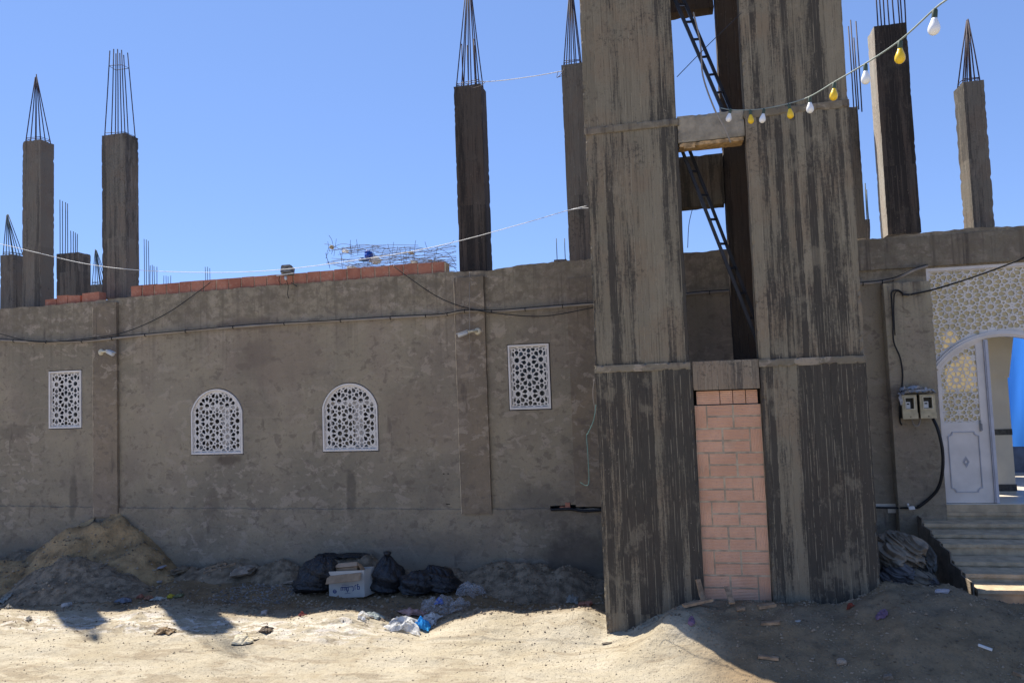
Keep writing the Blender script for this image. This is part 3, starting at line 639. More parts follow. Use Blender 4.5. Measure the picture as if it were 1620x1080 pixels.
hm = MB(); hx = DX1-.085; hz = DZL-.02; hm.box(hx-.008, hx+.008, .0, .016, hz-.08, hz+.04); hm.bar((hx, -.03, hz), (hx-.0, -.03, hz-.07), .010); hm.bar((hx, .0, hz), (hx, -.034, hz), .008); hm.build('handle', simple('handle_metal', (.25, .25, .26), .4), door)
sm_ = MB(); sm_.box(DX1+.001, DX1+.045, -.004, .055, DZ0, leaf_top(DX1)-.005); sm_.box(DX1+.012, DX1+.030, -.014, -.002, DZ0, leaf_top(DX1)-.02); sm_.build('door_post', simple('door_post_metal', (.46, .46, .50), .5, .1), portal)
# courtyard behind
cf = MB(); cf.box(2.0, 9, -.02, 9, .40, .50); cf.build('courtyard_floor', M['tile'], mosque)
cc = MB(); px0 = onY(1573, 650, .75)[0]; cxr = onY(1598, 650, .75)[0]
cc.box(px0-.25, cxr, .75, 1.05, .50, 2.0)
vs, fs = plate([(px0-.3, 1.9), (cxr+.005, 1.9), (cxr+.02, 2.0), (cxr+.07, 2.3), (cxr+.12, 2.6), (cxr+.2, 3.1), (px0-.3, 3.1)], [], .70, 1.08); cc.add(vs, fs)
cc.box(px0-.26, cxr+.014, .735, 1.06, 1.86, 1.90)
cc.build('pier', M['cream'], mosque)
cb = MB()
zc_ = onY(1590, 683, .745)[2]
cb.box(px0-.25, cxr+.004, .742, 1.05, zc_-.035, zc_+.035); M['tb'] = simple('dark_tile_band', (.06, .06, .055), .4, .5, 30); cb.build('tile_band', M['tb'], mosque); cb = MB(); cb.box(px0-.25, cxr+.006, .738, 1.05, .52, .60)
cb.build('tile_band', M['tb'], mosque)
cl = MB(); zz = 3.2
cl.box(2.70, 4.6, .141, 1.15, zz, zz+.14); cl.box(2.001, 2.69, .141, .36, zz, zz+.14); cl.box(2.001, 2.69, .70, 1.6, zz, zz+.14)
cl.build('added_shade_ceiling', M['cream'], mosque)  # unseen slab, added; its gap is shaped to throw sun on the lattice backing
tb = MB(); xs = np.linspace(3.2, 8.0, 60); zs_ = np.linspace(.9, 3.3, 24)
vs = [(x, 2.2+.05*math.sin(x*9+z)+.03*math.sin(x*23-z*3)-.12*(z-1), z) for z in zs_ for x in xs]
fs = [(j*60+i, j*60+i+1, (j+1)*60+i+1, (j+1)*60+i) for j in range(23) for i in range(59)]
tb.add(vs, fs, 0, True); o = tb.build('tarpaulin', M['tarp']); tag(o, 'bright blue tarpaulin hanging in the courtyard behind the open portal', 'tarpaulin')
bw = MB(); bw.box(2.0, 9, 2.6, 2.8, .3, 1.45); bw.build('courtyard_wall', simple('blue_grey_tile', (.10, .14, .20), .5), mosque)
# ================================================================= TOWER
tower = empty('concrete_tower', (.5, -2, -.4), 'tall unfinished board-marked concrete tower with open upper storeys and a bricked-up doorway', 'tower')
TX0, TX1, OX0, OX1 = -.72, 1.70, .17, .79
J1, J2, J3 = 2.13, 4.46, 6.8
YF = -2.0; YB = -.92
def leg(x0, x1, z0, z1, yf, seed, side):
    mb = MB(); rough_box(mb, x0, x1, yf, yf+.16, z0, z1, .035, .005, .017, seed=seed)
    if side < 0: rough_box(mb, x0+.004, x0+.16, yf+.162, YB-.105, z0+.003, z1-.003, .07, .004, .01, seed=seed+1)
    else: rough_box(mb, x1-.16, x1-.004, yf+.162, yf+.55, z0+.003, z1-.003, .07, .004, .01, seed=seed+1)
    return mb
for i, (z0, z1, dy, dx) in enumerate(((-1.0, J1, 0, 0), (J1-.004, J2, .012, .008), (J2-.004, J3, .020, .004), (J3-.004, 8.2, .024, .006))):
    lo = 0.0 if i == 0 else (.0)
    leg(TX0+dx, OX0+(0 if i else .02), z0, z1, YF+dy, 10+i, -1).build('leg', M['board'], tower)
    leg(OX1-(0 if i else -.0), TX1-dx*.5, z0, z1, YF+dy, 20+i, 1).build('leg', M['board'], tower)
    # small lip of spilled concrete at each pour joint
    mb = MB(); rough_box(mb, TX0+dx-.004, OX0+.012, YF+dy-.010, YF+dy+.02, z1-.055, z1+.02, .02, .006, .02, seed=31+i); mb.build('pour_joint', M['plaster_b'], tower); mb = MB(); rough_box(mb, OX1-.01, TX1+.006, YF+dy-.010, YF+dy+.02, z1-.06, z1+.015, .02, .006, .02, seed=41+i)
    mb.build('pour_joint', M['plaster_b'], tower)
# lower lintel between legs, middle lintel with formwork board, beams
zA = onY(1148, 616, YF)[2]
mb = MB(); rough_box(mb, OX0+.022, OX1-.002, YF+.006, YF+.16, zA, J1+.02, .04, .004, .012, seed=51); mb.build('lintel', m_board('lintel_concrete', (.27,.225,.165), (.10,.085,.07), 13, .3, False), tower)
zB0 = onY(1130, 219, YF)[2]; zB1 = onY(1130, 176, YF)[2]
mb = MB(); rough_box(mb, OX0+.002, OX1-.002, YF+.03, YF+.2, zB0, zB1, .03, .006, .02, seed=53); mb.build('lintel', simple('pale_lintel_concrete', (.29, .25, .19), .9, .35, 7, .01), tower)
mb = MB(); rough_box(mb, OX0+.003, OX1-.02, YF+.022, YF+.2, zB0-.042, zB0-.003, .03, .008, .012, seed=54); rough_box(mb, OX0+.05, OX0+.16, YF+.012, YF+.03, zB0-.065, zB0-.02, .03, .006, .01, seed=56); mb.build('formwork_board', M['wood'], tower)
zC1 = onY(1130, 243, YB-.08)[2]; zC0 = onY(1110, 326, YB-.08)[2]
mb = MB(); rough_box(mb, TX0+.3, .65, YB-.08, YB+.1, zC0, zC1, .06, .005, .015, seed=57); mb.build('beam', M['beam_in'], tower)
zD0 = onY(1110, 14, YB-.08)[2]
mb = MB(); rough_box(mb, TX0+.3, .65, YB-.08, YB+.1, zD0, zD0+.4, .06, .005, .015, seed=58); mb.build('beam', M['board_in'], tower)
for i, (z0, z1) in enumerate(((-1, J1), (J1, J2), (J2, J3), (J3, 8.2))):
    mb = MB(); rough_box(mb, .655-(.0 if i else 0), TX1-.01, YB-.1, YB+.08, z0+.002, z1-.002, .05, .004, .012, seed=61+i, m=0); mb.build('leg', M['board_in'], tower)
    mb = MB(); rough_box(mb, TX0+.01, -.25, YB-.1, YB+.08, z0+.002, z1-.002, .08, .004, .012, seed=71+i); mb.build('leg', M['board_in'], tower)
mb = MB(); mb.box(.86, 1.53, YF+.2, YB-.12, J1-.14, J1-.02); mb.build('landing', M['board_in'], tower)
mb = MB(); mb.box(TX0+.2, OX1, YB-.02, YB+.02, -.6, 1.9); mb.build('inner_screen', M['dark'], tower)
# brick infill of the doorway: real hollow clay bricks with ribs
def ribbed(mb, x0, x1, z0, z1, yf, vert=False, m=0, seed=0):
    r_ = random.Random(seed); yf += r_.uniform(-.002, .002)
    n_ = 7; d = .005
    if vert: a0, a1 = x0, x1
    else: a0, a1 = z0, z1
    vs = []; fs = []
    m_ = 2*n_
    for i in range(m_+1):
        a = a0+(a1-a0)*i/m_; y = yf+(d if i % 2 else 0)
        if vert: vs += [(a, y, z0), (a, y, z1)]
        else: vs += [(x0, y, a), (x1, y, a)]
    for i in range(m_):
        f = (2*i, 2*i+1, 2*i+3, 2*i+2); fs.append(f if not vert else f[::-1])
    mb.add(vs, fs, m)
    mb.box(x0, x1, yf+.004, yf+.09, z0, z1, m)
bm_ = MB(); bx0, bx1 = OX0+.022, OX1-.002; YI = YF+.045
zt = onY(1150, 640, YF+.045)[2]; ztop = onY(1150, 617, YF+.045)[2]
bw_, bh = .222, .100; pair = .2235
k = 0; z = zt
W3 = bx1-bx0
while z > -.75:
    left = k % 2 == 0
    vx0 = bx0+.006 if left else bx1-.006-.098
    ribbed(bm_, vx0, vx0+.098, z-pair+.013, z-.004, YI, True, 0, k)
    s0 = bx0+.006+.098+.013 if left else bx0+.006
    wv = (W3-.098-.012-.013)/2
    for r_ in range(2):
        zz1 = z-.004-r_*(pair/2-.001); zz0 = zz1-.094
        off = .006*((k*7+r_*3) % 3-1)
        ribbed(bm_, s0, s0+wv-.009+off, zz0, zz1, YI, False, 0, k*5+r_)
        ribbed(bm_, s0+wv+.009+off, s0+2*wv, zz0, zz1, YI, False, 0, k*5+r_+50)
    z -= pair; k += 1
x = bx0+.026
for wd in (.212, .112, .112, .105): ribbed(bm_, x, x+wd-.004, zt+.008, ztop-.004, YI+.012, False, 0, int(x*100)); x += wd+.003
rough_box(bm_, bx0, bx1, YI+.0065, YI+.08, -.8, zt, .03, .0012, .002, 1, 7); bm_.build('brick_infill', [M['brick'], M['mortar']], tower)
mb = MB(); mb.box(bx0, bx1, YI+.1, YI+.12, zt-.02, zA); mb.build('doorway_shadow_gap', M['dark'], tower)  # dark panel put in for the shade behind the top bricks
# ladders inside the tower
def ladder(name, a0, a1, b0, b1, ya, yb, rungs, label):
    A0, A1 = onY(*a0, ya), onY(*a1, ya); B0, B1 = onY(*b0, yb), onY(*b1, yb)
    e = empty(name, A1, label, 'ladder')
    for P, Q in ((A0, A1), (B0, B1)): mb = MB(); mb.bar(P, Q, .035, .030); mb.build('rail', M['steel'], e)
    for i in range(rungs):
        f = (i+.5)/rungs; mb = MB(); mb.bar(A0+(A1-A0)*f, B0+(B1-B0)*f, .022); mb.build('rung', M['steel'], e)
ladder('ladder', (1042,-60), (1150,190), (1056,-60), (1162,188), -1.75, -1.45, 9, 'black steel ladder leaning in the top opening of the tower')
ladder('ladder', (1070,215), (1207,563), (1082,215), (1218,563), -1.75, -1.45, 9, 'black steel ladder leaning in the lower opening of the tower')
# loose wires in the tower
def cable(name, pts, r, mat, label, cat='cable', n=5, sub=6, group=None):
    P = [np.array(p, float) for p in pts]; out = []
    for i in range(len(P)-1):
        p0 = P[max(i-1, 0)]; p1 = P[i]; p2 = P[i+1]; p3 = P[min(i+2, len(P)-1)]
        for k_ in range(sub):
            t = k_/sub; out.append(.5*((2*p1)+(-p0+p2)*t+(2*p0-5*p1+4*p2-p3)*t*t+(-p0+3*p1-3*p2+p3)*t**3))
    out.append(P[-1]); mb = MB(); mb.tube(out, r, n, 0); o = mb.build(name, mat)
    return tag(o, label, cat, group) if label else o
cable('electric_wire', [onY(1071,122,YF-.02), onY(1120,72,YF-.05), onY(1173,21,YF-.02)], .004, M['steel'], 'thin dark wire stretched diagonally across the top opening of the tower', 'wire')
cable('electric_wire', [onY(1097,20,-1.9), onY(1108,70,-1.95), onY(1112,120,-2.0), onY(1130,172,-2.03), onY(1145,200,-2.05), onY(1156,226,-2.05)], .008, M['conduit'], 'loose grey wire hanging over the middle lintel of the tower', 'wire')
cable('electric_wire', [onY(1088,392,-.9), onY(1090,355,-.9), onY(1097,325,-.9)], .004, M['steel'], 'short thin wire hanging below the rear beam of the tower', 'wire')
# ================================================================= COLUMNS on the roof
def rebars(e, top_xy, zb, bars, mat, ties=()):
    for (x0, y0, x1, y1, z0, z1) in bars:
        mb = MB(); mb.tube([(x0, y0, z0), ((x0+x1)/2+rnd.uniform(-.004,.004), (y0+y1)/2, (z0+z1)/2), (x1, y1, z1)], .008, 5); mb.build('rebar', mat, e)
def column(l, r, yt, yb, Y, depth, mat, label, cone=None, straight=None, rmat=None, group='unfinished concrete columns on the roof', lt=None, extra=None, zbot=None, side_pale=False):
    """l, r: left and right edge of the front face near the middle; yt, yb: top and foot rows"""
    Y += .33
    ym = (yt+yb)/2; x0 = onY(l, ym, Y)[0]; x1 = onY(r, ym, Y)[0]; zt_ = onY((l+r)/2, yt, Y)[2]; zb = zbot if zbot is not None else max(3.365, onY((l+r)/2, yb, Y)[2]-.02)
    e = empty('concrete_column', ((x0+x1)/2, Y+depth/2, zb), label, 'column', group)
    mb = MB(); rough_box(mb, x0, x1, Y, Y+depth, zb, zt_, .04, .003, .012, seed=int(l))
    if extra: rough_box(mb, x0+.02, x1+extra[0], Y+depth+.003, Y+depth+extra[2], zb, onY(r, extra[1], Y)[2], .06, .004, .014, seed=int(l)+3)
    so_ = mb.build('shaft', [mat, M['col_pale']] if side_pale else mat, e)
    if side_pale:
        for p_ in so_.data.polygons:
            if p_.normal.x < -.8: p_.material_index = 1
    rm = rmat or M['rebar']
    xs_ = [x0+.03, x1-.03]; ys_ = [Y+.03, Y+depth-.03]
    pts = [(x0+.03+(x1-x0-.06)*f, yy) for f in (0, .33, .66, 1) for yy in ys_]
    if cone:
        (cxp, cyp), conv = cone; T = onY(cxp, cyp, Y+depth/2)
        for i, (x, y) in enumerate(pts):
            f = 1-conv; hh = T[2]-rnd.uniform(0, .08)
            rebars(e, None, zb, [(x, y, T[0]+(x-T[0])*f, T[1]+(y-T[1])*f, zt_-.03, hh)], rm)
        for hz in (zt_+.03, zt_+(T[2]-zt_)*.8 if conv < .6 else zt_+.06):
            fr = 1-(hz-zt_)/(T[2]-zt_)*conv; mb = MB()
            q_ = [(T[0]+(x-T[0])*fr, T[1]+(y-T[1])*fr, hz+rnd.uniform(-.015, .015)) for x, y in (pts[0], pts[-2], pts[-1], pts[1], pts[0])]
            mb.tube(q_, .005, 4); mb.build('tie', rm, e)
    if straight:
        for (pxx, pyy) in straight:
            T = onY(pxx, pyy, Y+depth*rnd.uniform(.2, .8)); rebars(e, None, zb, [(T[0], T[1], T[0]+rnd.uniform(-.01, .01), T[1], zt_-.03, T[2])], rm)
    return e
column(35,64,222,486,.10,.26,M['col_grey'],'tall grey column with rebar drawn into a pointed tip, second from the left edge', cone=((57,118), .93))
column(161,199,212,470,.05,.28,M['col_grey'],'tall grey column with a ring of almost straight rebar above the left pilaster', cone=((186,80), .42))
column(722,766,134,428,.06,.30,M['col_dark'],'blackened column with long rebar rising above the middle pilaster', cone=((741,-45), .93), straight=[(731,70),(739,72),(749,62),(752,72)])
column(894,928,100,412,.06,.28,M['col_grey'],'grey column standing close against the left side of the concrete tower', cone=((903,-30), .93))
column(0,20,403,488,1.7,.3,M['col_grey'],'grey column with pointed rebar cut by the left edge of the photo', cone=((11,338), .93), rmat=M['rebar_t'])
column(89,124,400,470,2.2,.3,M['col_grey'],'short grey column with straight teal rebar between the two tall left columns', straight=[(95,316),(99,318),(103,320),(107,322),(112,365),(116,366),(119,368),(122,370)], rmat=M['rebar_t'])
column(142,160,450,466,4.0,.3,M['col_grey'],'low stub with pointed rebar just left of the column over the left pilaster', cone=((151,394), .93), rmat=M['rebar_t'])
column(218,248,450,466,5.0,.3,M['col_grey'],'low stub with straight teal rebar just right of the column over the left pilaster', straight=[(228,378),(231,379),(235,381),(237,420),(241,419),(244,421),(248,422)], rmat=M['rebar_t'])
column(256,272,453,462,8.0,.3,M['col_grey'],'far low stub showing a short cluster of rebar above the parapet bricks', straight=[(259,436),(263,436),(266,437),(270,436)], rmat=M['rebar_t'])
column(322,334,448,456,8.0,.3,M['col_grey'],'far stub with three short thin bars above the middle of the parapet bricks', straight=[(325,422),(328,422),(332,424)], rmat=M['rebar_t'])
column(876,896,410,415,4.0,.3,M['col_grey'],'low stub with two thin bars between the blackened column and the tower', straight=[(880,377),(893,377)], rmat=M['rebar_t'])
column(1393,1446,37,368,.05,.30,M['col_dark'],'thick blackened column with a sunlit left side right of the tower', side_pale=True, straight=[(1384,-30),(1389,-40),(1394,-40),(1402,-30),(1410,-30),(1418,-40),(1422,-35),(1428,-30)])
column(1532,1566,127,360,.05,.30,M['col_grey'],'slim grey column with a sunlit left side near the right edge', cone=((1531,31), .93))
column(1340,1364,168,376,.5,.3,M['col_grey'],'grey column half hidden behind the right side of the tower', straight=[(1342,42),(1346,32),(1351,60),(1354,34)])
column(1358,1377,347,376,1.6,.3,M['col_grey'],'low stub peeping out behind the column beside the tower', straight=[(1368,290),(1371,300)], rmat=M['rebar_t'])
# ---- brick parapet rows on top of the wall
def brick_row(x0p, x1p, top0, top1, name, label, gaps=()):
    A = onY(x0p, top0, .05); B = onY(x1p, top1, .05); mb = MB(); x = A[0]; k_ = 0
    while x < B[0]-.05:
        w_ = rnd.uniform(.190, .205); f = (x-A[0])/(B[0]-A[0]); zt_ = A[2]+(B[2]-A[2])*f+rnd.uniform(-.006, .006)
        zb = 3.40; x2 = min(x+w_, B[0]); mb.box(x, x2-.018, .03+rnd.uniform(-.004, .004), .22, zb, zt_, 0); mb.box(x2-.018, x2, .042, .21, zb, zt_-.012, 1); x = x2
    o = mb.build(name, [M['brick_t'], M['mortar']]); return tag(o, label, 'brick row')
brick_row(209, 705, 453, 413, 'brick_parapet', 'single row of red hollow bricks along the wall top between the two columns')
br = MB()
for (l, r, t, b) in ((72,90,474,480),(90,108,468,478),(108,128,468,476),(130,158,464,474)):
    A = onY(l, t, .06); B = onY(r, b, .06); br.obox(((A[0]+B[0])/2, .12, (A[2]+3.42)/2), ((B[0]-A[0])/2*.95, 0, rnd.uniform(-.006, .006)), (0, .07, 0), (0, 0, (A[2]-3.42)/2))
o = br.build('loose_bricks', M['brick_t']); tag(o, 'broken line of loose bricks on the wall top between the two tall left columns', 'brick row')
# ================================================================= CABLES, LAMPS, CAMERAS on the wall
cpx = [(-40,537),(0,538),(60,541),(130,540),(190,534),(260,527),(350,519),(450,512),(560,506),(650,501),(700,498),(735,492),(790,492),(860,487),(935,481),(1000,477),(1085,466),(1150,461),(1250,455),(1365,449),(1400,445)]
pts = [onY(a, b, -.06) for a, b in cpx]+[onY(1420,440,-.17), onY(1445,428,-.17), onY(1466,421,-.05)]
cond = empty('conduit', pts[0], 'grey plastic conduit clipped along the whole length of the wall', 'conduit')
def spl(P, sub=5):
    P = [np.array(p, float) for p in P]; out = []
    for i in range(len(P)-1):
        p0 = P[max(i-1, 0)]; p1 = P[i]; p2 = P[i+1]; p3 = P[min(i+2, len(P)-1)]
        for k_ in range(sub):
            t = k_/sub; out.append(.5*((2*p1)+(-p0+p2)*t+(2*p0-5*p1+4*p2-p3)*t*t+(-p0+3*p1-3*p2+p3)*t**3))
    return out+[P[-1]]
mb = MB(); sp_ = spl(pts); mb.tube(sp_, .016, 8); mb.build('pipe', M['conduit'], cond)
mb = MB(); mb.tube([p+np.array([0, -.022, .014+.006*math.sin(p[0]*3.1)]) for p in sp_], .005, 5); mb.build('black_wire', M['black'], cond)
for i in range(3, len(sp_)-12, 4):
    p = sp_[i]; mb = MB(); mb.tube([p+np.array([-.004, 0, 0]), p+np.array([.004, 0, 0])], .024, 8); mb.build('cable_tie', M['black'], cond)
cable('electric_wire', [onY(333,446,.0), onY(318,458,-.05), onY(270,492,-.08), onY(225,515,-.08), onY(190,527,-.09), onY(150,534,-.09), onY(60,541,-.09), onY(0,528,-.09), onY(-40,520,-.09)], .006, M['black'], 'black wire drooping from the parapet bricks down to the conduit at left', 'wire')
cable('electric_wire', [onY(622,420,.0), onY(640,434,-.06), onY(690,468,-.08), onY(735,486,-.09), onY(790,496,-.09), onY(860,500,-.09), onY(935,487,-.09), onY(960,480,-.09)], .006, M['black'], 'black wire drooping from the parapet bricks to the conduit beside the tower', 'wire')
cable('string_cable', [onY(-60,378,-.5), onY(0,386,-.5), onY(60,400,-.5), onY(140,418,-.5), onY(230,428,-.5), onY(350,431,-.5), onY(450,426,-.5), onY(560,412,-.5), onY(650,398,-.5), onY(735,379,-.5), onY(830,353,-.5), onY(898,333,-.5), onY(928,326,-.6)], .0042, M['cablew'], 'long sagging white cable strung from the left edge to the tower', 'cable')
cable('string_cable', [onY(898,333,-.5), onY(915,330,-.55), onY(940,329,-.6)], .004, M['cablew'], 'short white cable end tied to the left side of the tower', 'cable')
cable('string_cable', [onY(763,130,.4), onY(800,127,.4), onY(850,120,.4), onY(893,112,.4)], .0055, M['cablew'], 'white cable tied between the tops of two columns left of the tower', 'cable')
wr = MB(); A = onY(766, 131, .1); wr.tube(spl([onY(738,133,.0), onY(748,139,-.02), onY(760,136,-.02), onY(767,130,.05), onY(758,129,.1)]), .004, 4); o = wr.build('wire_loop', M['rebar']); tag(o, 'bent wire loop at the top of the blackened column', 'wire')
wr = MB(); wr.tube(spl([onY(893,108,.0), onY(888,117,-.02), onY(881,123,-.02), onY(883,113,.02)]), .004, 4); wr.tube([onY(881,123,-.02), onY(893,119,.0)], .004, 4); o = wr.build('wire_loop', M['rebar']); tag(o, 'bent wire loop near the top of the column beside the tower', 'wire')
cable('hanging_wire', [onY(743,430,.0), onY(743,470,-.10), onY(743,535,-.12), onY(744,555,-.1), onY(740,577,-.06)], .004, M['conduit'], 'thin grey wire hanging down past the security camera on the middle pilaster', 'wire')
def sec_camera(base, joint, head, R_, label, Y0=-.04):
    B = onY(*base, Y0); J = onY(*joint, Y0-.10); H = onY(*head, Y0-.16)
    e = empty('security_camera', B, label, 'camera')
    mb = MB(); mb.lathe(B, (0, -1, 0), [(0, .045), (.018, .045), (.026, .03), (.03, .012)], 16); mb.build('base', M['camw'], e)
    mb = MB(); mb.tube([B+np.array([0, -.02, 0]), (B+J)/2+np.array([0, -.03, .005]), J], .016, 8); mb.lathe(J-np.array([0, .0, .02]), (0, 0, 1), [(0, .014), (.02, .022), (.04, .014)], 10); mb.build('arm', M['camw'], e)
    d = H-J; L_ = np.linalg.norm(d); d /= L_
    mb = MB(); mb.lathe(J+d*.015, d, [(0, .014), (.02, .026), (.10, .028), (L_, .028), (L_+.004, .024)], 14); mb.obox(J+d*(L_*.6+.02)+np.array([0, 0, .03]), d*(L_*.55), np.cross(d, (0, 0, 1))*.03, np.array([0, 0, .004])); mb.build('body', M['camh'], e)
    mb = MB(); mb.lathe(H+d*.002+d*.004, d, [(0, .021), (.006, .019)], 12); mb.build('lens', M['black'], e)
M['camw'] = simple('cream_plastic', (.58, .52, .38), .5, .1); M['camh'] = simple('grey_white_plastic', (.55, .56, .56), .4, .08)
sec_camera((756,524), (742,525), (727,530), 1, 'white bullet security camera on the middle pilaster')
sec_camera((161,557), (169,556), (178,560), 1, 'small white bullet security camera on the left pilaster')
# flood lamp at the wall top
B = onY(456, 447, -.03); e = empty('flood_lamp', B, 'small grey flood lamp with dangling wires fixed at the brick parapet', 'lamp')
A = onY(455,428,-.1); mb = MB(); mb.obox(A, (.075, 0, 0), (0, .05, -.02), (0, .012, .045)); mb.obox(A+np.array([0,-.01,.05]), (.06, 0, 0), (0, .04, -.01), (0, 0, .012)); mb.build('housing', simple('grey_housing', (.17, .16, .15), .6, .4, 20), e)
mb = MB(); mb.bar(onY(438,436,-.13), onY(465,432,-.13), .025, .012); mb.lathe(onY(452,438,-.12), (.3, -.5, -1), [(0, .02), (.03, .02), (.05, .012)], 10); mb.build('bracket', M['camh'], e)
mb = MB(); mb.tube(spl([onY(443,437,-.13), onY(441,444,-.12), onY(446,450,-.1), onY(453,448,-.08)]), .004, 4); mb.tube(spl([onY(452,441,-.1), onY(456,452,-.06), onY(455,465,-.05), onY(457,472,-.03)]), .006, 4); mb.bar(onY(461,447,-.05), onY(470,453,-.05), .018, .01); mb.build('wire', M['black'], e)
# nail hooks and small holes in the render: dark plates stand in for their shade
for (a, b, w_, h_, lb) in ((702,749,.02,.012,'left'),(709,749,.02,.012,'right'),(709,797,.05,.01,'low')):
    P = onY(a, b, -.001); mb = MB(); mb.box(P[0]-w_/2, P[0]+w_/2, -.004, .0-.001, P[2]-h_/2, P[2]+h_/2); mb.build('wall_hole_shade', M['dark'], mosque)
# broken chase with pipe at the tower's left
ch = MB(); ch.tube(spl([onY(872,806,-.02), onY(900,805,-.04), onY(925,808,-.05), onY(960,806,-.05)]), .017, 8); o = ch.build('drain_pipe', M['black']); tag(o, 'black pipe lying in the broken wall slot beside the tower', 'pipe')
ch = MB(); A = onY(898,797,-.01); ch.box(A[0]-.03, A[0]+.03, -.02, .03, A[2]-.06, A[2]+.02); ch.box(A[0]-.10, A[0]-.04, -.01, .03, A[2]-.05, A[2]-.03); o = ch.build('broken_brick', M['brick_t']); tag(o, 'broken brick exposed in the wall slot beside the tower', 'brick')
cable('hooked_wire', [onY(943,640,-2.03), onY(939,665,-2.04), onY(930,685,-2.05), onY(928,690,-2.05), onY(930,720,-2.05), onY(931,765,-2.05), onY(918,763,-2.06)], .003, M['tealw'], 'thin green hooked wire dangling at the left edge of the tower', 'wire')
cable('hooked_wire', [onY(940,600,-2.02), onY(938,625,-2.03), onY(943,655,-2.03)], .003, M['conduit'], 'short pale wire stuck to the left edge of the tower', 'wire')
# ================================================================= METER BOXES
YM = -.15
def meter(l, r, t, b, label):
    A = onY(l, t, YM-.11); B = onY(r, b, YM-.11); e = empty('meter_box', ((A[0]+B[0])/2, YM, B[2]), label, 'meter box', 'electricity meter boxes beside the portal')
    x0, x1, z0, z1 = A[0], B[0], B[2], A[2]; wx0, wx1, wz0, wz1 = x0+(x1-x0)*.22, x0+(x1-x0)*.78, z0+(z1-z0)*.42, z0+(z1-z0)*.88
    vs, fs = plate([(x0, z0), (x1, z0), (x1, z1), (x0, z1)], [[(wx0, wz0), (wx1, wz0), (wx1, wz1), (wx0, wz1)]], YM-.12, YM-.09)
    mb = MB(); mb.add(vs, fs); mb.box(x0+.004, x1-.004, YM-.089, YM, z0+.004, z1-.004, 1); mb.box(x0-.003, x1+.003, YM-.128, YM-.121, z0, z0+(z1-z0)*.24, 0); mb.build('case', [M['beige'], M['meterin']], e)
    mb = MB()
    vs, fs = plate([(wx0-.008, wz0-.008), (wx1+.008, wz0-.008), (wx1+.008, wz1+.008), (wx0-.008, wz1+.008)], [[(wx0, wz0), (wx1, wz0), (wx1, wz1), (wx0, wz1)]], YM-.128, YM-.1201); mb.add(vs, fs); mb.build('window_rim', M['beige2'], e)
    mb = MB(); mb.box(wx0+.012, wx1-.03, YM-.10, YM-.0895, wz0+.004, wz0+(wz1-wz0)*.62); mb.build('meter', M['camh'], e)
    mb = MB(); mb.box(wx0+.018, wx1-.04, YM-.102, YM-.1005, wz0+(wz1-wz0)*.38, wz0+(wz1-wz0)*.50); mb.lathe(((x0+x1)/2, YM-.129, z0+(z1-z0)*.09), (0, -1, 0), [(0, .006), (.004, .005)], 8); mb.build('dial', M['black'], e)
M['meterin'] = simple('meter_inside', (.05, .045, .035), .8); M['beige2'] = simple('meter_rim', (.58, .52, .38), .5, .1)
meter(1426, 1452, 625, 662, 'left beige electricity meter box beside the portal')
meter(1454, 1481, 624, 661, 'right beige electricity meter box touching the portal frame')
def crumple(mb, x0, x1, y0, y1, z, amp, nx_=24, ny_=10, seed=0, m=0, f=14):
    xs = np.linspace(x0, x1, nx_); ys = np.linspace(y0, y1, ny_); X, Y_ = np.meshgrid(xs, ys)
    H = amp*np.abs(fbm(X*f+seed, Y_*f, 3, seed)); ex = .02*vnoise(X*9+seed, Y_*9, seed+5)
    Z = z+H-.6*amp*(np.abs((X-(x0+x1)/2)/(x1-x0)*2)**6)
    vs = [(X[j, i]+ex[j, i], Y_[j, i]+ex[j, i]*.5, Z[j, i]) for j in range(ny_) for i in range(nx_)]
    fs = [(j*nx_+i, j*nx_+i+1, (j+1)*nx_+i+1, (j+1)*nx_+i) for j in range(ny_-1) for i in range(nx_-1)]
    mb.add(vs, fs, m)
A = onY(1425, 623, YM-.1); B = onY(1480, 620, YM-.1); mb = MB(); crumple(mb, A[0], B[0], YM-.16, YM, A[2]+.004, .04); crumple(mb, A[0]+.02, B[0]-.06, YM-.12, YM, A[2]+.045, .04, seed=3)
mb.obox(((A[0]+B[0])/2-.01, YM-.1, A[2]+.03), (.13, 0, .004), (0, .03, 0), (0, .0, .014)); o = mb.build('crumpled_sheet', M['foil']); tag(o, 'crumpled grey plastic sheet lying over the two meter boxes', 'plastic sheet')
mb = MB(); A = onY(1425, 632, YM-.13); mb.obox(A, (.012, 0, .02), (0, .003, 0), (-.01, 0, .045)); o = mb.build('tape_strip', M['foil']); tag(o, 'strip of grey tape hanging at the left meter box', 'tape')
cable('electric_wire', [onY(1640,398,-.5), onY(1600,416,-.4), onY(1540,438,-.3), onY(1480,457,-.2), onY(1440,466,-.18)], .010, M['black'], 'black cable running from the right edge across the white lattice to the pier', 'cable')
mb = MB(); P = onY(1434, 466, -.17); mb.bar(P+np.array([-.04, 0, .004]), P+np.array([.03, 0, -.002]), .028, .022); o = mb.build('cable_joint', M['black']); tag(o, 'black taped joint box where the cable meets the pier', 'cable joint')
cable('electric_wire', [onY(1430,465,-.17), onY(1421,459,-.17), onY(1411,462,-.17), onY(1411,478,-.17), onY(1413,510,-.17), onY(1414,540,-.17), onY(1424,565,-.17), onY(1428,590,-.17), onY(1427,612,-.17), onY(1424,640,-.18), onY(1424,665,-.17), onY(1427,672,-.17)], .009, M['black'], 'black cable running down the pier to the meter boxes', 'cable')
cable('electric_wire', [onY(1430,466,-.16), onY(1418,461,-.16), onY(1414,480,-.16), onY(1416,530,-.16)], .006, M['black'], 'thin second cable looping beside the joint box on the pier', 'cable')
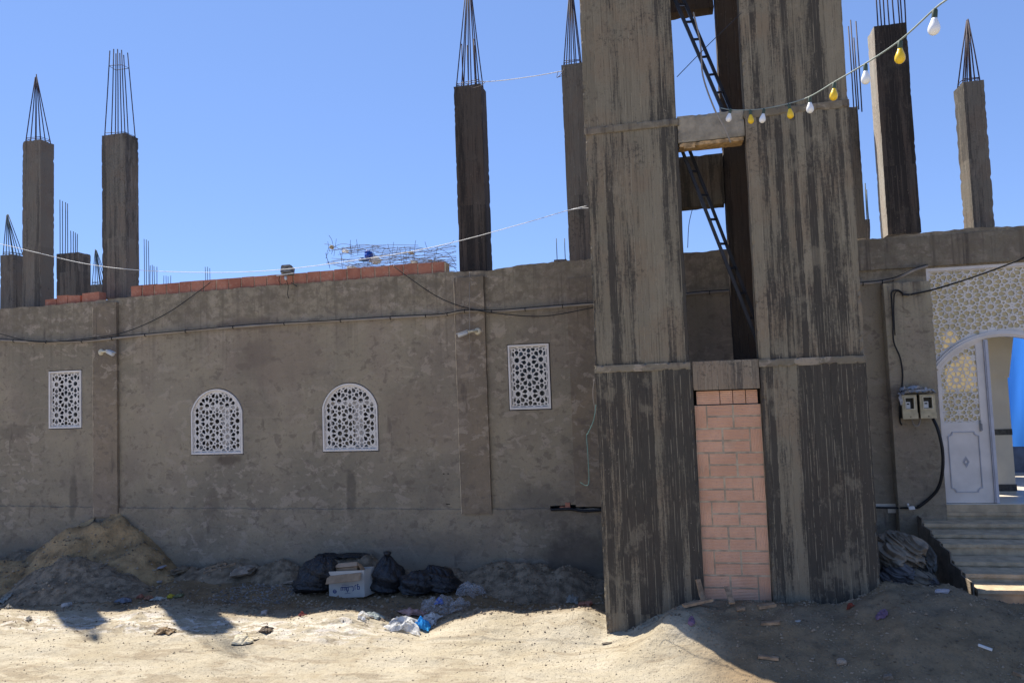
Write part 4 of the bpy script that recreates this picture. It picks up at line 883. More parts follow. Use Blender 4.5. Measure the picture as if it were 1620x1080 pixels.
cable('electric_wire', [onY(1442,660,-.2), onY(1446,672,-.22), onY(1453,673,-.22), onY(1457,661,-.2)], .008, M['conduit'], 'grey cable loop under the two meter boxes', 'cable')
cable('rubber_hose', [onY(1476,662,-.22), onY(1484,680,-.26), onY(1491,712,-.28), onY(1491,745,-.27), onY(1484,772,-.22), onY(1468,790,-.18), onY(1452,802,-.17)], .017, M['black'], 'thick black hose curving from the right meter box down to the stair', 'hose', n=10)
cable('rubber_hose', [onY(1452,803,-.17), onY(1437,803,-.17), onY(1410,803,-.1), onY(1370,802,-.1)], .012, M['black'], 'thin black hose running along the wall behind the tower', 'hose')
mb = MB(); P = onY(1442, 803, -.19); mb.obox(P, (.03, 0, .003), (0, .015, 0), (-.004, 0, .016)); mb.lathe(P+np.array([-.035, -.01, .02]), (0, 0, 1), [(0, .008), (.02, .012), (.03, .006)], 8); o = mb.build('hose_coupling', M['cablew']); tag(o, 'white plastic coupling between the two black hoses', 'coupling')
# ================================================================= STRING LIGHTS
bulbs = [(1156,176,184,'w',-2.35,13),(1187,178,186,'y',-2.55,14),(1209,176,186,'w',-2.75,16),(1248,168,177,'y',-3.05,17),(1281,157,167,'w',-3.5,19),(1320,134,145,'y',-4.0,20),(1369,105,116,'w',-4.5,22),(1424,68,80,'y',-5.0,25),(1479,18,32,'w',-5.45,28)]
sp = [onY(1140,171,-2.12)]+[onY(a, b-4, yy) for a, b, c_, k_, yy, s_ in bulbs]+[onY(1505,-6,-5.6), onY(1580,-70,-5.9)]
sp[1] = onY(1157,174,-2.35)
mb = MB(); mb.tube(spl(sp, 5), .0045, 6); o = mb.build('light_string_cable', simple('grey_green_cable', (.26, .30, .27), .6, .15)); tag(o, 'grey green cable of the light string rising from the tower lintel to the upper right', 'cable')
seqw = ['white bulb hanging first on the light string at the tower lintel', 'yellow bulb nearest the tower opening, between two small white bulbs', 'second white bulb from the lower end of the light string', 'second yellow bulb from the low end, over the right tower face', 'third white bulb from the low end, over the tower face', 'third yellow bulb from the low end, at the right edge of the tower', 'white bulb hanging against the sky between tower and black column', 'yellow bulb hanging in front of the thick blackened column', 'topmost and largest white bulb, against the sky near the upper right']
for i, (a, b, c_, k_, yy, hpx) in enumerate(bulbs):
    P = onY(a, b-4, yy); dist = float(np.dot(P-CAM, CF)); hm_ = hpx/FPX*dist*1.15
    e = empty('light_bulb', P, seqw[i], 'light bulb', 'bulbs of the light string')
    ti = math.radians([14, 0, 12, -4, 2, 6, 2, 4, 6][i]); ax = np.array([-math.sin(ti), 0, -math.cos(ti)])
    mb = MB(); mb.lathe(P+ax*.0, ax, [(0, .008), (.010, .0125), (.040, .0125), (.046, .011)], 12); mb.build('socket', M['socket'] if 'socket' in M else M.setdefault('socket', simple('green_socket', (.055, .085, .065), .6)), e)
    mb = MB(); q_ = P+ax*.045
    mb.lathe(q_, ax, [(0, .012), (.010, .0145), (.024, .020), (.037, .0245), (.048, .026), (.059, .0245), (.069, .019), (.075, .011), (.078, .002)], 20); mb.build('globe', M['bulbw'] if k_ == 'w' else M['bulby'], e)
# ================================================================= STAIRS
stairs = empty('entrance_stairs', (3.4, -.9, 0), 'broad worn concrete steps leading up to the white portal', 'steps')
nose = [(1445,809),(1458,826.7),(1469,843.4),(1487,858.5),(1519,886),(1538,905),(1557,930)]
for i, a in enumerate(nose):
    z = onY(*a, Y=-.26*i)[2]; mb = MB()
    yb = -.002 if i == 0 else -.26*(i-1)-.045
    rough_box(mb, 2.575+.004*i, 4.9, -.26*i-.04, yb-.002, -.9, z-.03, .04, .004, .008, seed=90+i); rough_box(mb, 2.568+.004*i, 4.92, -.26*i-.062, yb-.004 if i else -.04, z-.034, z+.004, .035, .003, .010, seed=190+i); mb.build('step', M['concrete'], stairs)
z0_ = .41
mb = MB(); mb.box(2.573, 4.95, -.038, -.003, .3, PZ0-.012); mb.build('threshold', M['concrete'], stairs)
# stair's left cheek; its shade is put into the darker colour
mb = MB()
zz_ = [onY(*a, Y=-.26*i)[2] for i, a in enumerate(nose)]
poly = [(-.02, -.9), (-.02, zz_[0]-.03)]
for i in range(7): poly += [(-.26*i-.03, zz_[i]-.018), (-.26*(i+1)-.03, zz_[i]-.022)] if i < 6 else [(-.26*i-.03, zz_[i]-.02)]
poly += [(-1.59, -.9)]
n_ = len(poly); vs = [(2.560, p[0], p[1]) for p in poly]+[(2.574, p[0], p[1]) for p in poly]
mb.add(vs, [tuple(range(n_)), tuple(range(2*n_-1, n_-1, -1))]+[(i, (i+1) % n_, (i+1) % n_+n_, i+n_) for i in range(n_)]); mb.build('cheek', simple('shaded_cheek_concrete', (.22, .18, .135), .95, .3, 9, .01), stairs)
# ================================================================= HEAPS
def heap(name, cx, cy, rx, ry, h, mat, label, seed=0, p=1.6, rough=.05, cat='heap', cut=True):
    n1, n2 = 64, 40; xs = np.linspace(-1.3, 1.3, 90); ys = np.linspace(-1.3, 1.3, 70); X, Y_ = np.meshgrid(xs, ys)
    wx = cx+X*rx; wy = cy+Y_*ry; hp = (cx, cy, rx, ry, h, seed, p, rough); HEAPS.append(hp); Z = heap_z(hp, wx, wy); wy = np.minimum(wy, -.0)
    vs = np.stack([wx, wy, Z], -1).reshape(-1, 3).tolist(); fs = [(j*90+i, j*90+i+1, (j+1)*90+i+1, (j+1)*90+i) for j in range(69) for i in range(89)]
    mb = MB(); mb.add(vs, fs, 0, True); o = mb.build(name, mat); return tag(o, label, cat, kind='stuff')
M['dirtm'] = simple('brown_dirt', (.22, .165, .108), .95, .45, 6, .02, bsc=40)
heap('sand_heap', -8.0, -.06, 1.40, .95, .78, M['sand'], 'heap of yellowish sand piled against the left end of the wall', 3, 1.35, .10)
heap('sand_heap', -9.2, -.7, 1.3, .9, .26, M['sand'], 'low apron of yellow sand spilling towards the left edge', 8, 1.2, .09)
heap('gravel_heap', -7.75, -.85, 1.15, .62, .50, M['gravelm'], 'grey gravel heap in front of the yellow sand', 13, 1.1, .09)
heap('gravel_heap', -9.3, -.15, .8, .4, .34, M['dirtm'], 'small dark gravel heap against the wall at the left edge', 14, 1.2, .08)
heap('gravel_heap', -5.15, -.10, .50, .42, .36, M['gravelm'], 'small grey rubble heap against the wall left of the rubbish bags', 17, 1.1, .09)
heap('gravel_heap', -4.05, -.12, .75, .45, .42, M['gravelm'], 'grey gravel heap behind the rubbish bags', 23, 1.3, .08)
heap('gravel_heap', -1.85, -.22, 1.15, .55, .36, M['gravelm'], 'dirt and gravel heap at the wall right of the rubbish bags', 29, 1.2, .10)
heap('dirt_slope', -6.1, .0, 1.3, .55, .26, M['dirtm'], 'brown earth slope along the wall foot right of the sand heap', 35, 1.1, .09)
heap('dirt_slope', -3.0, .0, 1.6, .45, .16, M['dirtm'], 'thin bank of brown earth along the wall foot behind the bags', 37, 1.1, .06)
# ================================================================= LOOSE STONES (uncountable gravel)
def stones(name, n_, region, smin, smax, mat, seed, label, sel=None):
    r = np.random.RandomState(seed); x = r.uniform(region[0], region[1], n_); y = r.uniform(region[2], region[3], n_)
    if sel is not None: k_ = sel(x, y, r); x = x[k_]; y = y[k_]; n_ = len(x)
    s = smin*(smax/smin)**(r.rand(n_)**2.2); z = surf_z(x, y)
    base = np.array([(1,0,0),(-1,0,0),(0,1,0),(0,-1,0),(0,0,.75),(0,0,-.6)], float)
    Vv = base[None]*s[:, None, None]*(1+.45*(r.rand(n_, 6, 1)-.5))+s[:, None, None]*.25*(r.rand(n_, 6, 3)-.5)
    a = r.rand(n_)*6.28; ca, sa = np.cos(a), np.sin(a); X = Vv[:, :, 0]*ca[:, None]-Vv[:, :, 1]*sa[:, None]; Y_ = (Vv[:, :, 0]*sa[:, None]+Vv[:, :, 1]*ca[:, None])*.8
    P = np.stack([X+x[:, None], Y_+y[:, None], Vv[:, :, 2]+z[:, None]+s[:, None]*.25], -1).reshape(-1, 3)
    F = np.array([(0,2,4),(2,1,4),(1,3,4),(3,0,4),(2,0,5),(1,2,5),(3,1,5),(0,3,5)]); F = (F[None]+np.arange(n_)[:, None, None]*6).reshape(-1, 3)
    me = bpy.data.meshes.new(name); me.from_pydata(P.tolist(), [], F.tolist())
    me.materials.append(mat); o = bpy.data.objects.new(name, me); COL.objects.link(o); tag(o, label, 'gravel', kind='stuff')
M['grav1'] = simple('pebble_mix', (.25, .195, .135), .9, .6, 6); M['grav2'] = simple('pale_pebble', (.30, .25, .175), .9, .35, 5)
stones('gravel', 6500, (-9.8, -.75, -1.7, -.05), .005, .028, M['grav1'], 1, 'loose dark gravel scattered over the shaded dirt along the wall')
stones('gravel', 9000, (-.8, 3.4, -3.9, -1.9), .003, .016, M['grav1'], 2, 'loose gravel scattered over the soil mound in front of the tower', sel=lambda x, y, r: x > -.60+1.25*(-2-y))
stones('gravel', 6000, (-7.5, 1.5, -4.8, -1.65), .002, .010, M['grav2'], 3, 'small pale pebbles scattered over the sunlit dirt road')
stones('gravel', 3500, (-5.6, -2.0, -5.0, -4.0), .004, .011, simple('lime_chips', (.48, .47, .43), .9, .2), 5, 'white lime chips strewn over the near left of the road', sel=lambda x, y, r: r.rand(len(x)) < np.clip((-1.9-x)/2.0, 0, 1))
stones('gravel', 900, (-5.6, -4.6, -1.15, -.5), .005, .02, simple('blue_grey_chips', (.22, .20, .18), .9, .4), 6, 'band of blue grey crushed stone left of the rubbish bags')
stones('gravel', 900, (-8, -.7, -2.7, -1.55), .003, .013, simple('dark_crumb', (.13, .10, .075), .9, .4), 7, 'dark clods of soil on the sunlit edge of the road')
# ================================================================= RUBBISH BAGS
def blob(mb, c, rx, ry, rz, seed, tilt=0.0, knot=None, amp=.14, n1=56, n2=36, pleat=.05, flat=.35, m=0, lean=0.0):
    th = np.linspace(0, 2*math.pi, n1, endpoint=False); ph = np.linspace(-math.pi/2, math.pi/2, n2); T, P = np.meshgrid(th, ph)
    X = np.cos(P)*np.cos(T); Y_ = np.cos(P)*np.sin(T); Z = np.sin(P)
    d = 1+amp*fbm(X*1.3+seed+3*Z, Y_*1.3+2*Z, 3, seed)+.35*amp*np.abs(fbm(X*4+seed, Y_*4+Z*5, 3, seed+7))
    d = d+pleat*np.sin(T*11+3*fbm(X, Z*2, 2, seed+2))*np.clip(Z*1.3, 0, 1)
    Z2 = np.where(Z < 0, Z*flat, Z)
    top_ = np.clip((Z-.72)/.28, 0, 1)
    x = X*rx*d*(1-.25*top_); y = Y_*ry*d*(1-.25*top_); z = Z2*rz*(d**.6)+top_**2*(knot or 0)
    x = x+lean*z; ct, st = math.cos(tilt), math.sin(tilt)
    vs = np.stack([x*ct-z*st+c[0], y+c[1], x*st+z*ct+c[2]], -1).reshape(-1, 3).tolist()
    fs = [(j*n1+i, j*n1+(i+1) % n1, (j+1)*n1+(i+1) % n1, (j+1)*n1+i) for j in range(n2-1) for i in range(n1)]
    mb.add(vs, fs, m, True)
def bag(l, r, t, b, Yoff, ry, seed, label, lean=0, knot=0.0, tilt=0):
    G = gp((l+r)/2, b); Yc = G.y+ry*.8+Yoff; A = onY(l, (t+b)/2, Yc); B = onY(r, (t+b)/2, Yc); T = onY((l+r)/2, t, Yc); zg = gz((A[0]+B[0])/2, Yc)
    rx = (B[0]-A[0])/2; h = T[2]-zg; e = empty('rubbish_bag', ((A[0]+B[0])/2, Yc, zg), label, 'rubbish bag', 'black rubbish bags by the wall')
    mb = MB(); rz = (h-knot)/1.25; blob(mb, ((A[0]+B[0])/2, Yc, zg+rz*.28), rx, ry, rz, seed, tilt, knot, lean=lean); mb.build('sack', M['bag'], e)
    if knot:
        mb = MB(); c = np.array([(A[0]+B[0])/2+lean*h, Yc, zg+h-knot*.8]); mb.lathe(c, (.1, -.1, 1), [(0, .055), (.03, .022), (.05, .03), (.085, .055), (.10, .02)], 12); mb.build('knot', M['bag'], e)
bag(466, 528, 880, 948, .12, .22, 3, 'slumped black rubbish bag at the left of the cardboard box', lean=.45)
bag(496, 546, 874, 925, .25, .2, 9, 'black rubbish bag showing behind the left bag and the box', lean=.1)
bag(538, 586, 874, 930, .30, .18, 5, 'black rubbish bag half hidden behind the cardboard box')
bag(587, 640, 878, 944, .02, .2, 11, 'upright knotted black rubbish bag standing right of the cardboard box', knot=.06)
bag(632, 690, 902, 946, .02, .20, 15, 'low black rubbish bag between the upright bag and the rightmost bag')
bag(660, 728, 898, 945, .06, .22, 19, 'rightmost black rubbish bag, slumped to the right', lean=-.4)
# ================================================================= CARDBOARD BOX
G = gp(550, 946); Yb = G.y; BL = onY(521, 947, Yb); BR = onY(584, 941, Yb+.02); TL = onY(518, 905, Yb); 
x0, x1 = BL[0], onY(577, 943, Yb)[0]; zb = BL[2]+.01; zt_ = zb+ (TL[2]-BL[2])
box = empty('cardboard_box', (x0, Yb, zb), 'open white printed cardboard box standing upright among the black rubbish bags', 'cardboard box')
D_ = .17; tq = .006; mb = MB(); zr = .02
def pr(x, z): return zb+(z-zb)+(x-x0)*.055      # the box sits slightly tilted
def face(mb, P, m=0): mb.add(P, [(0, 1, 2, 3)], m)
mb.add([(x0, Yb, pr(x0, zb)), (x1, Yb, pr(x1, zb)), (x1, Yb, pr(x1, zt_)), (x0, Yb, pr(x0, zt_)), (x0, Yb+tq, pr(x0, zb)), (x1, Yb+tq, pr(x1, zb)), (x1, Yb+tq, pr(x1, zt_)), (x0, Yb+tq, pr(x0, zt_))], [(0,1,2,3),(5,4,7,6),(0,4,5,1),(3,2,6,7),(0,3,7,4),(1,5,6,2)], 0)
x1b = x1+.055
for (xa, ya, xb, yb_) in ((x1+.001, Yb+.002, x1b, Yb+D_), (x0, Yb+tq+.001, x0+.02, Yb+D_)):
    mb.add([(xa, ya, pr(xa, zb)), (xb, yb_, pr(xb, zb)), (xb, yb_, pr(xb, zt_)), (xa, ya, pr(xa, zt_)), (xa-.006, ya+.003, pr(xa, zb)), (xb-.006, yb_+.003, pr(xb, zb)), (xb-.006, yb_+.003, pr(xb, zt_)), (xa-.006, ya+.003, pr(xa, zt_))], [(0,1,2,3),(5,4,7,6),(0,4,5,1),(3,2,6,7),(0,3,7,4),(1,5,6,2)], 0)
mb.add([(x0+.02, Yb+D_, pr(x0, zb)), (x1b, Yb+D_, pr(x1, zb)), (x1b, Yb+D_, pr(x1, zt_)), (x0+.02, Yb+D_, pr(x0, zt_)), (x0+.02, Yb+D_+tq, pr(x0, zb)), (x1b, Yb+D_+tq, pr(x1, zb)), (x1b, Yb+D_+tq, pr(x1, zt_)), (x0+.02, Yb+D_+tq, pr(x0, zt_))], [(0,1,2,3),(5,4,7,6),(0,4,5,1),(3,2,6,7),(0,3,7,4),(1,5,6,2)], 0)
mb.add([(x0, Yb, pr(x0, zb)+.004), (x1, Yb, pr(x1, zb)+.004), (x1b, Yb+D_, pr(x1, zb)+.004), (x0+.02, Yb+D_, pr(x0, zb)+.004)], [(0, 1, 2, 3)], 1)
mb.build('carton', [M['cardw'], M['card']], box)
def quad3(mb, P, th=.004, m=0):
    P = [np.array(p, float) for p in P]; nrm = np.cross(P[1]-P[0], P[3]-P[0]); nrm = nrm/np.linalg.norm(nrm)*th
    mb.add(P+[p+nrm for p in P], [(0,1,2,3),(7,6,5,4),(0,4,5,1),(1,5,6,2),(2,6,7,3),(3,7,4,0)], m)
YF_ = Yb
f1 = MB(); quad3(f1, [onY(515,924,YF_-.10), onY(569,918,YF_-.10), onY(572,905,YF_-.005), onY(518,911,YF_-.005)]); f1.build('flap', M['card'], box)
f2 = MB(); quad3(f2, [onY(519,911,YF_+.02), onY(522,911,YF_+D_), onY(522,890,YF_+D_), onY(519,890,YF_+.02)]); f2.build('flap', M['card'], box)
f4 = MB(); quad3(f4, [onY(573,906,YF_+.03), onY(582,906,YF_+D_), onY(573,894,YF_+D_), onY(565,889,YF_+.03)]); f4.build('flap', M['card'], box)
f5 = MB(); quad3(f5, [onY(523,905,YF_+D_), onY(530,905,YF_+D_-.02), onY(531,892,YF_+D_-.03), onY(524,900,YF_+D_)]); f5.build('flap', M['card'], box)
inn = MB(); a = onY(531,899,YF_+.08); b = onY(565,896,YF_+.08); zlow = onY(548,911,YF_+.08)[2]; inn.add([(a[0],a[1],zlow),(b[0],b[1],zlow+.01),(b[0],b[1],b[2]),(a[0],a[1],a[2]),(a[0],a[1]+.12,zlow),(b[0],b[1]+.12,zlow+.01),(b[0],b[1]+.12,b[2]),(a[0],a[1]+.12,a[2])], [(0,1,2,3),(5,4,7,6),(0,4,5,1),(3,2,6,7),(0,3,7,4),(1,5,6,2)]); o = inn.build('inner_carton', M['card'], box)
f6 = MB(); quad3(f6, [onY(530,898,YF_+.075), onY(565,895,YF_+.075), onY(565,888.5,YF_+.15), onY(532,891,YF_+.15)]); f6.build('flap', simple('pale_cardboard', (.42, .29, .19), .85, .15), box)
# printed marks on the front: as on the carton, upside-down lettering, a round badge and fine lines
pm2 = MB()
ux = np.array([x1-x0, 0, (x1-x0)*.055]); uz = np.array([0, 0, zt_-zb]); o0 = np.array([x0, Yb-.0015, zb])
def bx(u, v): return o0+ux*u+uz*(.03+v*.60)
def stroke(pts, w_=.0085):
    for p, q_ in zip(pts[:-1], pts[1:]):
        A_, B_ = bx(*p), bx(*q_); pm2.bar(A_, B_, .0012, w_, up=(0, 1, 0)) if False else None
        d = B_-A_; L_ = np.linalg.norm(d); d /= L_; n3 = np.array([-d[2], 0, d[0]])*w_/2; e_ = d*w_*.35
        pm2.add([A_-n3-e_, B_-n3+e_, B_+n3+e_, A_+n3-e_], [(0, 1, 2, 3)])
stroke([(.34,.40),(.34,.60),(.385,.61),(.385,.42)]); stroke([(.385,.60),(.43,.61),(.43,.42)]); stroke([(.43,.61),(.475,.61),(.475,.44)])
stroke([(.50,.40),(.50,.61),(.545,.61),(.545,.38),(.50,.38)]); stroke([(.52,.38),(.52,.30)])
stroke([(.545,.62),(.68,.63)]); stroke([(.68,.64),(.69,.40),(.665,.37)])
stroke([(.735,.44),(.735,.68),(.765,.72)]); stroke([(.80,.74),(.83,.76)]); stroke([(.80,.74),(.80,.46),(.86,.46),(.86,.62),(.80,.62)])
stroke([(.44,.20),(.50,.21),(.53,.26)], .004); stroke([(.53,.22),(.60,.23)], .004)
for v in (.70, .74, .78): stroke([(.36, v), (.56 if v < .75 else .48, v+.01)], .0018)
cc_ = bx(.16, .36); R_ = .025; n_ = 24
pm2.build('print', M['blue'], box); pm2 = MB(); pm2.add([cc_]+[cc_+np.array([R_*math.cos(2*math.pi*i/n_), 0, R_*math.sin(2*math.pi*i/n_)]) for i in range(n_)], [(0, i+1, (i+1) % n_+1) for i in range(n_)])
pm2.build('badge', M['blue'], box)
pm3 = MB()
for v in (.45, .38, .30): A_ = bx(.13, v-.03)+np.array([0, -.0008, 0]); B_ = bx(.19, v-.03)+np.array([0, -.0008, 0]); pm3.add([A_, B_, B_+np.array([0, 0, .005]), A_+np.array([0, 0, .005])], [(0, 1, 2, 3)])
pm3.build('badge_lines', M['cardw'], box)
# ================================================================= CLOTH PILE
A = onY(1395, 900, -1.15); B = onY(1478, 900, -1.15); cxp = (A[0]+B[0])/2
pile = empty('cloth_pile', (cxp, -1.1, gz(cxp, -1.1)), 'crumpled heap of khaki and grey blue cloth between the tower and the stair', 'cloth heap')
def cloth(cx, cy, cz, rx, ry, rz, seed, mat, fold=1.0):
    n1, n2 = 150, 90; th = np.linspace(0, 2*math.pi, n1, endpoint=False); ph = np.linspace(-math.pi/2, math.pi/2, n2); T, P = np.meshgrid(th, ph)
    X = np.cos(P)*np.cos(T); Y_ = np.cos(P)*np.sin(T); Z = np.sin(P)
    u = X*1.6+Z*1.1+seed; v = Z*1.8-Y_*1.2+X*.5; wu = u+.8*vnoise(u*1.1, v*1.1, seed); wv = v+.8*vnoise(u*1.3+5, v*1.1, seed+1)
    rdg = 1-np.abs(vnoise(wu*1.3+wv*.6, wv*1.5-wu*.5, seed+2))*2.4; rdg2 = 1-np.abs(vnoise(wu*2.4-wv*1.5, wv*2.6+wu*1.2, seed+3))*2.4
    d = 1+.14*fbm(u, v, 2, seed+9)+fold*(.15*np.clip(rdg, -.6, 1)+.075*np.clip(rdg2, -.6, 1))
    vs = np.stack([X*rx*d+cx, Y_*ry*d+cy, Z*rz*d+cz], -1).reshape(-1, 3).tolist()
    fs = [(j*n1+i, j*n1+(i+1) % n1, (j+1)*n1+(i+1) % n1, (j+1)*n1+i) for j in range(n2-1) for i in range(n1)]
    mb = MB(); mb.add(vs, fs, 0, True); mb.build('cloth', mat, pile)
def cl_at(a, b, Y, rx, ry, rz, seed, mat): P = onY(a, b, Y); cloth(P[0], Y, P[2], rx, ry, rz, seed, mat)
cl_at(1418, 862, -.95, .20, .22, .13, 3, M['khaki']); cl_at(1437, 872, -1.05, .17, .2, .13, 7, M['khaki']); cl_at(1408, 880, -1.1, .18, .2, .13, 10, M['khaki'])
cl_at(1460, 885, -1.05, .10, .16, .17, 12, simple('dark_cloth', (.10, .095, .085), .9, .3, 8, .003)); cl_at(1420, 905, -1.2, .16, .15, .10, 17, M['bluegrey']); cl_at(1445, 915, -1.15, .18, .15, .10, 21, M['khaki']); cl_at(1405, 915, -1.2, .14, .14, .10, 25, M['bluegrey']); cl_at(1465, 918, -1.15, .09, .12, .07, 28, M['bluegrey'])
# ================================================================= TIMBER, SLABS, LITTER
def plank(a, b, w_, t_, mat, name, label, cat, Y0=None, Y1=None):
    A_ = np.array(gp(*a)) if Y0 is None else onY(*a, Y0); B_ = np.array(gp(*b)) if Y1 is None else onY(*b, Y1)
    A_ = A_+np.array([0, 0, .012]); B_ = B_+np.array([0, 0, .012]); c = (A_+B_)/2; d = (B_-A_)/2; L_ = np.linalg.norm(d); u = np.cross(d/L_, (0, 0, 1)); u /= np.linalg.norm(u)+1e-9
    mb = MB(); v = np.cross(d/L_, u); nseg = 8
    vs = []; fs = []
    for i in range(nseg+1):
        f = -1+2*i/nseg; e1 = rnd.uniform(.85, 1.05); q_ = c+d*f
        for sx, sz in ((-1, -1), (1, -1), (1, 1), (-1, 1)): vs.append(q_+u*sx*w_/2*e1+v*sz*t_/2)
    for i in range(nseg):
        for k_ in range(4): fs.append((i*4+k_, i*4+(k_+1) % 4, (i+1)*4+(k_+1) % 4, (i+1)*4+k_))
    fs += [(3, 2, 1, 0), tuple(nseg*4+k_ for k_ in range(4))]; mb.add(vs, fs); o = mb.build(name, mat); return tag(o, label, cat)
plank((1113,952), (1104,918), .05, .018, M['timber'], 'timber_offcut', 'short board standing upright against the foot of the bricked doorway', 'timber', -2.12, -2.05)
plank((1081,960), (1127,950), .05, .022, M['timber'], 'timber_offcut', 'narrow plank lying at the foot of the left tower leg', 'timber', -2.3, -2.2)
plank((1150,930), (1158,956), .05, .016, M['timber'], 'timber_offcut', 'small board slanting down from the bricked doorway into the soil', 'timber', -2.06, -2.25)
plank((1200,962), (1226,958), .06, .025, M['timber'], 'timber_offcut', 'short block of timber lying right below the bricked doorway', 'timber')
plank((1205,988), (1234,986), .06, .02, M['timber'], 'timber_offcut', 'wedge of timber lying on the mound below the right tower leg', 'timber')
plank((1200,1040), (1232,1044), .04, .02, M['timber'], 'timber_offcut', 'dark stick on the shaded mound near the bottom of the photo', 'timber')
plank((1548,1022), (1570,1030), .02, .015, M['cablew'], 'wood_splinter', 'pale splinter on the shaded mound at the lower right', 'timber')
plank((1603,1065), (1622,1073), .03, .02, M['timber'], 'wood_splinter', 'grey splinter in the bottom right corner', 'timber')
plank((322,908), (372,893), .04, .03, M['timber'], 'wooden_stick', 'long weathered stick lying left of the concrete slab fragment', 'timber')
plank((325,900), (358,892), .03, .02, M['timber'], 'wooden_stick', 'short stick behind the long stick by the slab fragment', 'timber')
def rock(px_, py_, w_, d_, h_, mat, name, label, cat, seed, rotz=0, sink=.15):
    G_ = gp(px_, py_); r = random.Random(seed); mb = MB(); n1, n2 = 12, 7; vs = []; fs = []
    for j in range(n2):
        ph = -math.pi/2+math.pi*j/(n2-1)
        for i in range(n1):
            t = 2*math.pi*i/n1; q_ = lambda v: math.copysign(abs(v)**.6, v); k_ = 1+.22*float(vnoise(math.cos(t)*2+seed, math.sin(t)*2+math.sin(ph)*2, seed))
            x = q_(math.cos(t))*math.cos(ph)**.6*w_/2*k_ if math.cos(ph) > 1e-6 else 0; y = q_(math.sin(t))*math.cos(ph)**.6*d_/2*k_ if math.cos(ph) > 1e-6 else 0
            c_, s_ = math.cos(rotz), math.sin(rotz); vs.append((G_.x+x*c_-y*s_, G_.y+x*s_+y*c_, G_.z+h_*(.5-sink)+q_(math.sin(ph))*h_/2*k_+.12*x))
    for j in range(n2-1):
        for i in range(n1): fs.append((j*n1+i, j*n1+(i+1) % n1, (j+1)*n1+(i+1) % n1, (j+1)*n1+i))
    mb.add(vs, fs); o = mb.build(name, mat); return tag(o, label, cat)
rock(384, 908, .30, .30, .10, M['stone'], 'concrete_fragment', 'flat broken concrete slab lying beside the sticks', 'rubble', 3, .3)
rock(285, 905, .22, .2, .07, M['gravelm'], 'soil_clod', 'brown clod of earth left of the sticks', 'rubble', 5)
rock(252, 898, .16, .14, .02, simple('grey_tile_piece', (.30, .30, .33), .6, .1), 'tile_fragment', 'pale grey tile fragment at the right foot of the sand heap', 'rubble', 6, .3)
rock(252, 922, .07, .05, .04, simple('pinkish_stone', (.36, .30, .26), .9), 'stone', 'small pinkish stone below the tile fragment', 'stone', 7)
rock(105, 960, .10, .08, .06, simple('light_stone', (.36, .34, .32), .9), 'stone', 'rounded light stone at the shadow edge on the left', 'stone', 8)
rock(418, 971, .07, .06, .05, simple('light_stone_b', (.36, .34, .32), .9), 'stone', 'small light stone at the shadow edge below the left rubbish bag', 'stone', 9)
rock(462, 921, .22, .12, .03, M['stone'], 'concrete_fragment', 'thin slab of concrete lying just left of the rubbish bags', 'rubble', 10)
rock(350, 893, .10, .1, .05, M['gravelm'], 'soil_clod', 'small clod of earth above the sticks', 'rubble', 15)
rock(1491, 937, .10, .05, .035, simple('pale_lilac_stone', (.30, .29, .31), .9), 'stone', 'flat pale stone on the mound crest below the cloth heap', 'stone', 11)
rock(1331, 1049, .07, .06, .04, M['stone'], 'stone', 'round grey stone low on the shaded mound', 'stone', 12)
rock(1405, 1073, .07, .05, .04, M['stone'], 'stone', 'bluish stone at the bottom edge of the mound', 'stone', 13)
rock(1262, 983, .05, .03, .015, simple('bone_white', (.5, .48, .44), .8), 'stone', 'tiny white chip on the mound below the tower', 'stone', 14)
rock(1172, 965, .09, .05, .03, M['timber'], 'brick_fragment', 'pale brick fragment below the bricked doorway', 'rubble', 16)
rock(960, 1018, .09, .04, .015, simple('rusty_lid', (.10, .08, .06), .7), 'metal_lid', 'rusty lid lying on sunlit soil before the tower corner', 'lid', 18)
rock(765, 882, .28, .16, .07, simple('whitish_concrete', (.24, .235, .23), .9, .3, 12, .01), 'concrete_fragment', 'whitish concrete lump on the dirt heap right of the rubbish bags', 'rubble', 20)
rock(925, 958, .16, .1, .05, M['brick_t'], 'brick_fragment', 'reddish brick fragment at the left foot of the tower', 'rubble', 21)
0 and rock(1310, 962, .5, .16, .10, M['ground'], 'soil_clod', 'long clod of soil on the mound crest under the right tower leg', 'rubble', 22)
def litter(px_, py_, w_, d_, h_, mat, name, label, cat, seed, f=9, rot=0):
    G_ = gp(px_, py_); n1, n2 = 26, 18; X, Y_ = np.meshgrid(np.linspace(-1, 1, n1), np.linspace(-1, 1, n2)); rr = 1+.3*vnoise(X*2+seed, Y_*2, seed)
    x = X*w_/2*rr; y = Y_*d_/2*rr; c_, s_ = math.cos(rot), math.sin(rot); wx = G_.x+x*c_-y*s_; wy = G_.y+x*s_+y*c_
    z = surf_z(wx, wy)+.008+h_*np.clip(1-X**2, 0, 1)**.5*np.clip(1-Y_**2, 0, 1)**.5*(.45+.55*np.abs(fbm(X*1.1+seed, Y_*1.1, 2, seed)))+h_*.22*(1-np.abs(vnoise(X*2.6+seed, Y_*2.6+X, seed+4))*1.6)+h_*.06*vnoise(X*7, Y_*7+seed, seed)
    mb = MB(); mb.add(np.stack([wx, wy, z], -1).reshape(-1, 3).tolist(), [(j*n1+i, j*n1+i+1, (j+1)*n1+i+1, (j+1)*n1+i) for j in range(n2-1) for i in range(n1-1)]); o = mb.build(name, mat); return tag(o, label, cat)
litter(742, 940, .30, .18, .14, M['film'], 'plastic_bag', 'clear plastic bag crumpled right of the last black rubbish bag', 'plastic bag', 3)
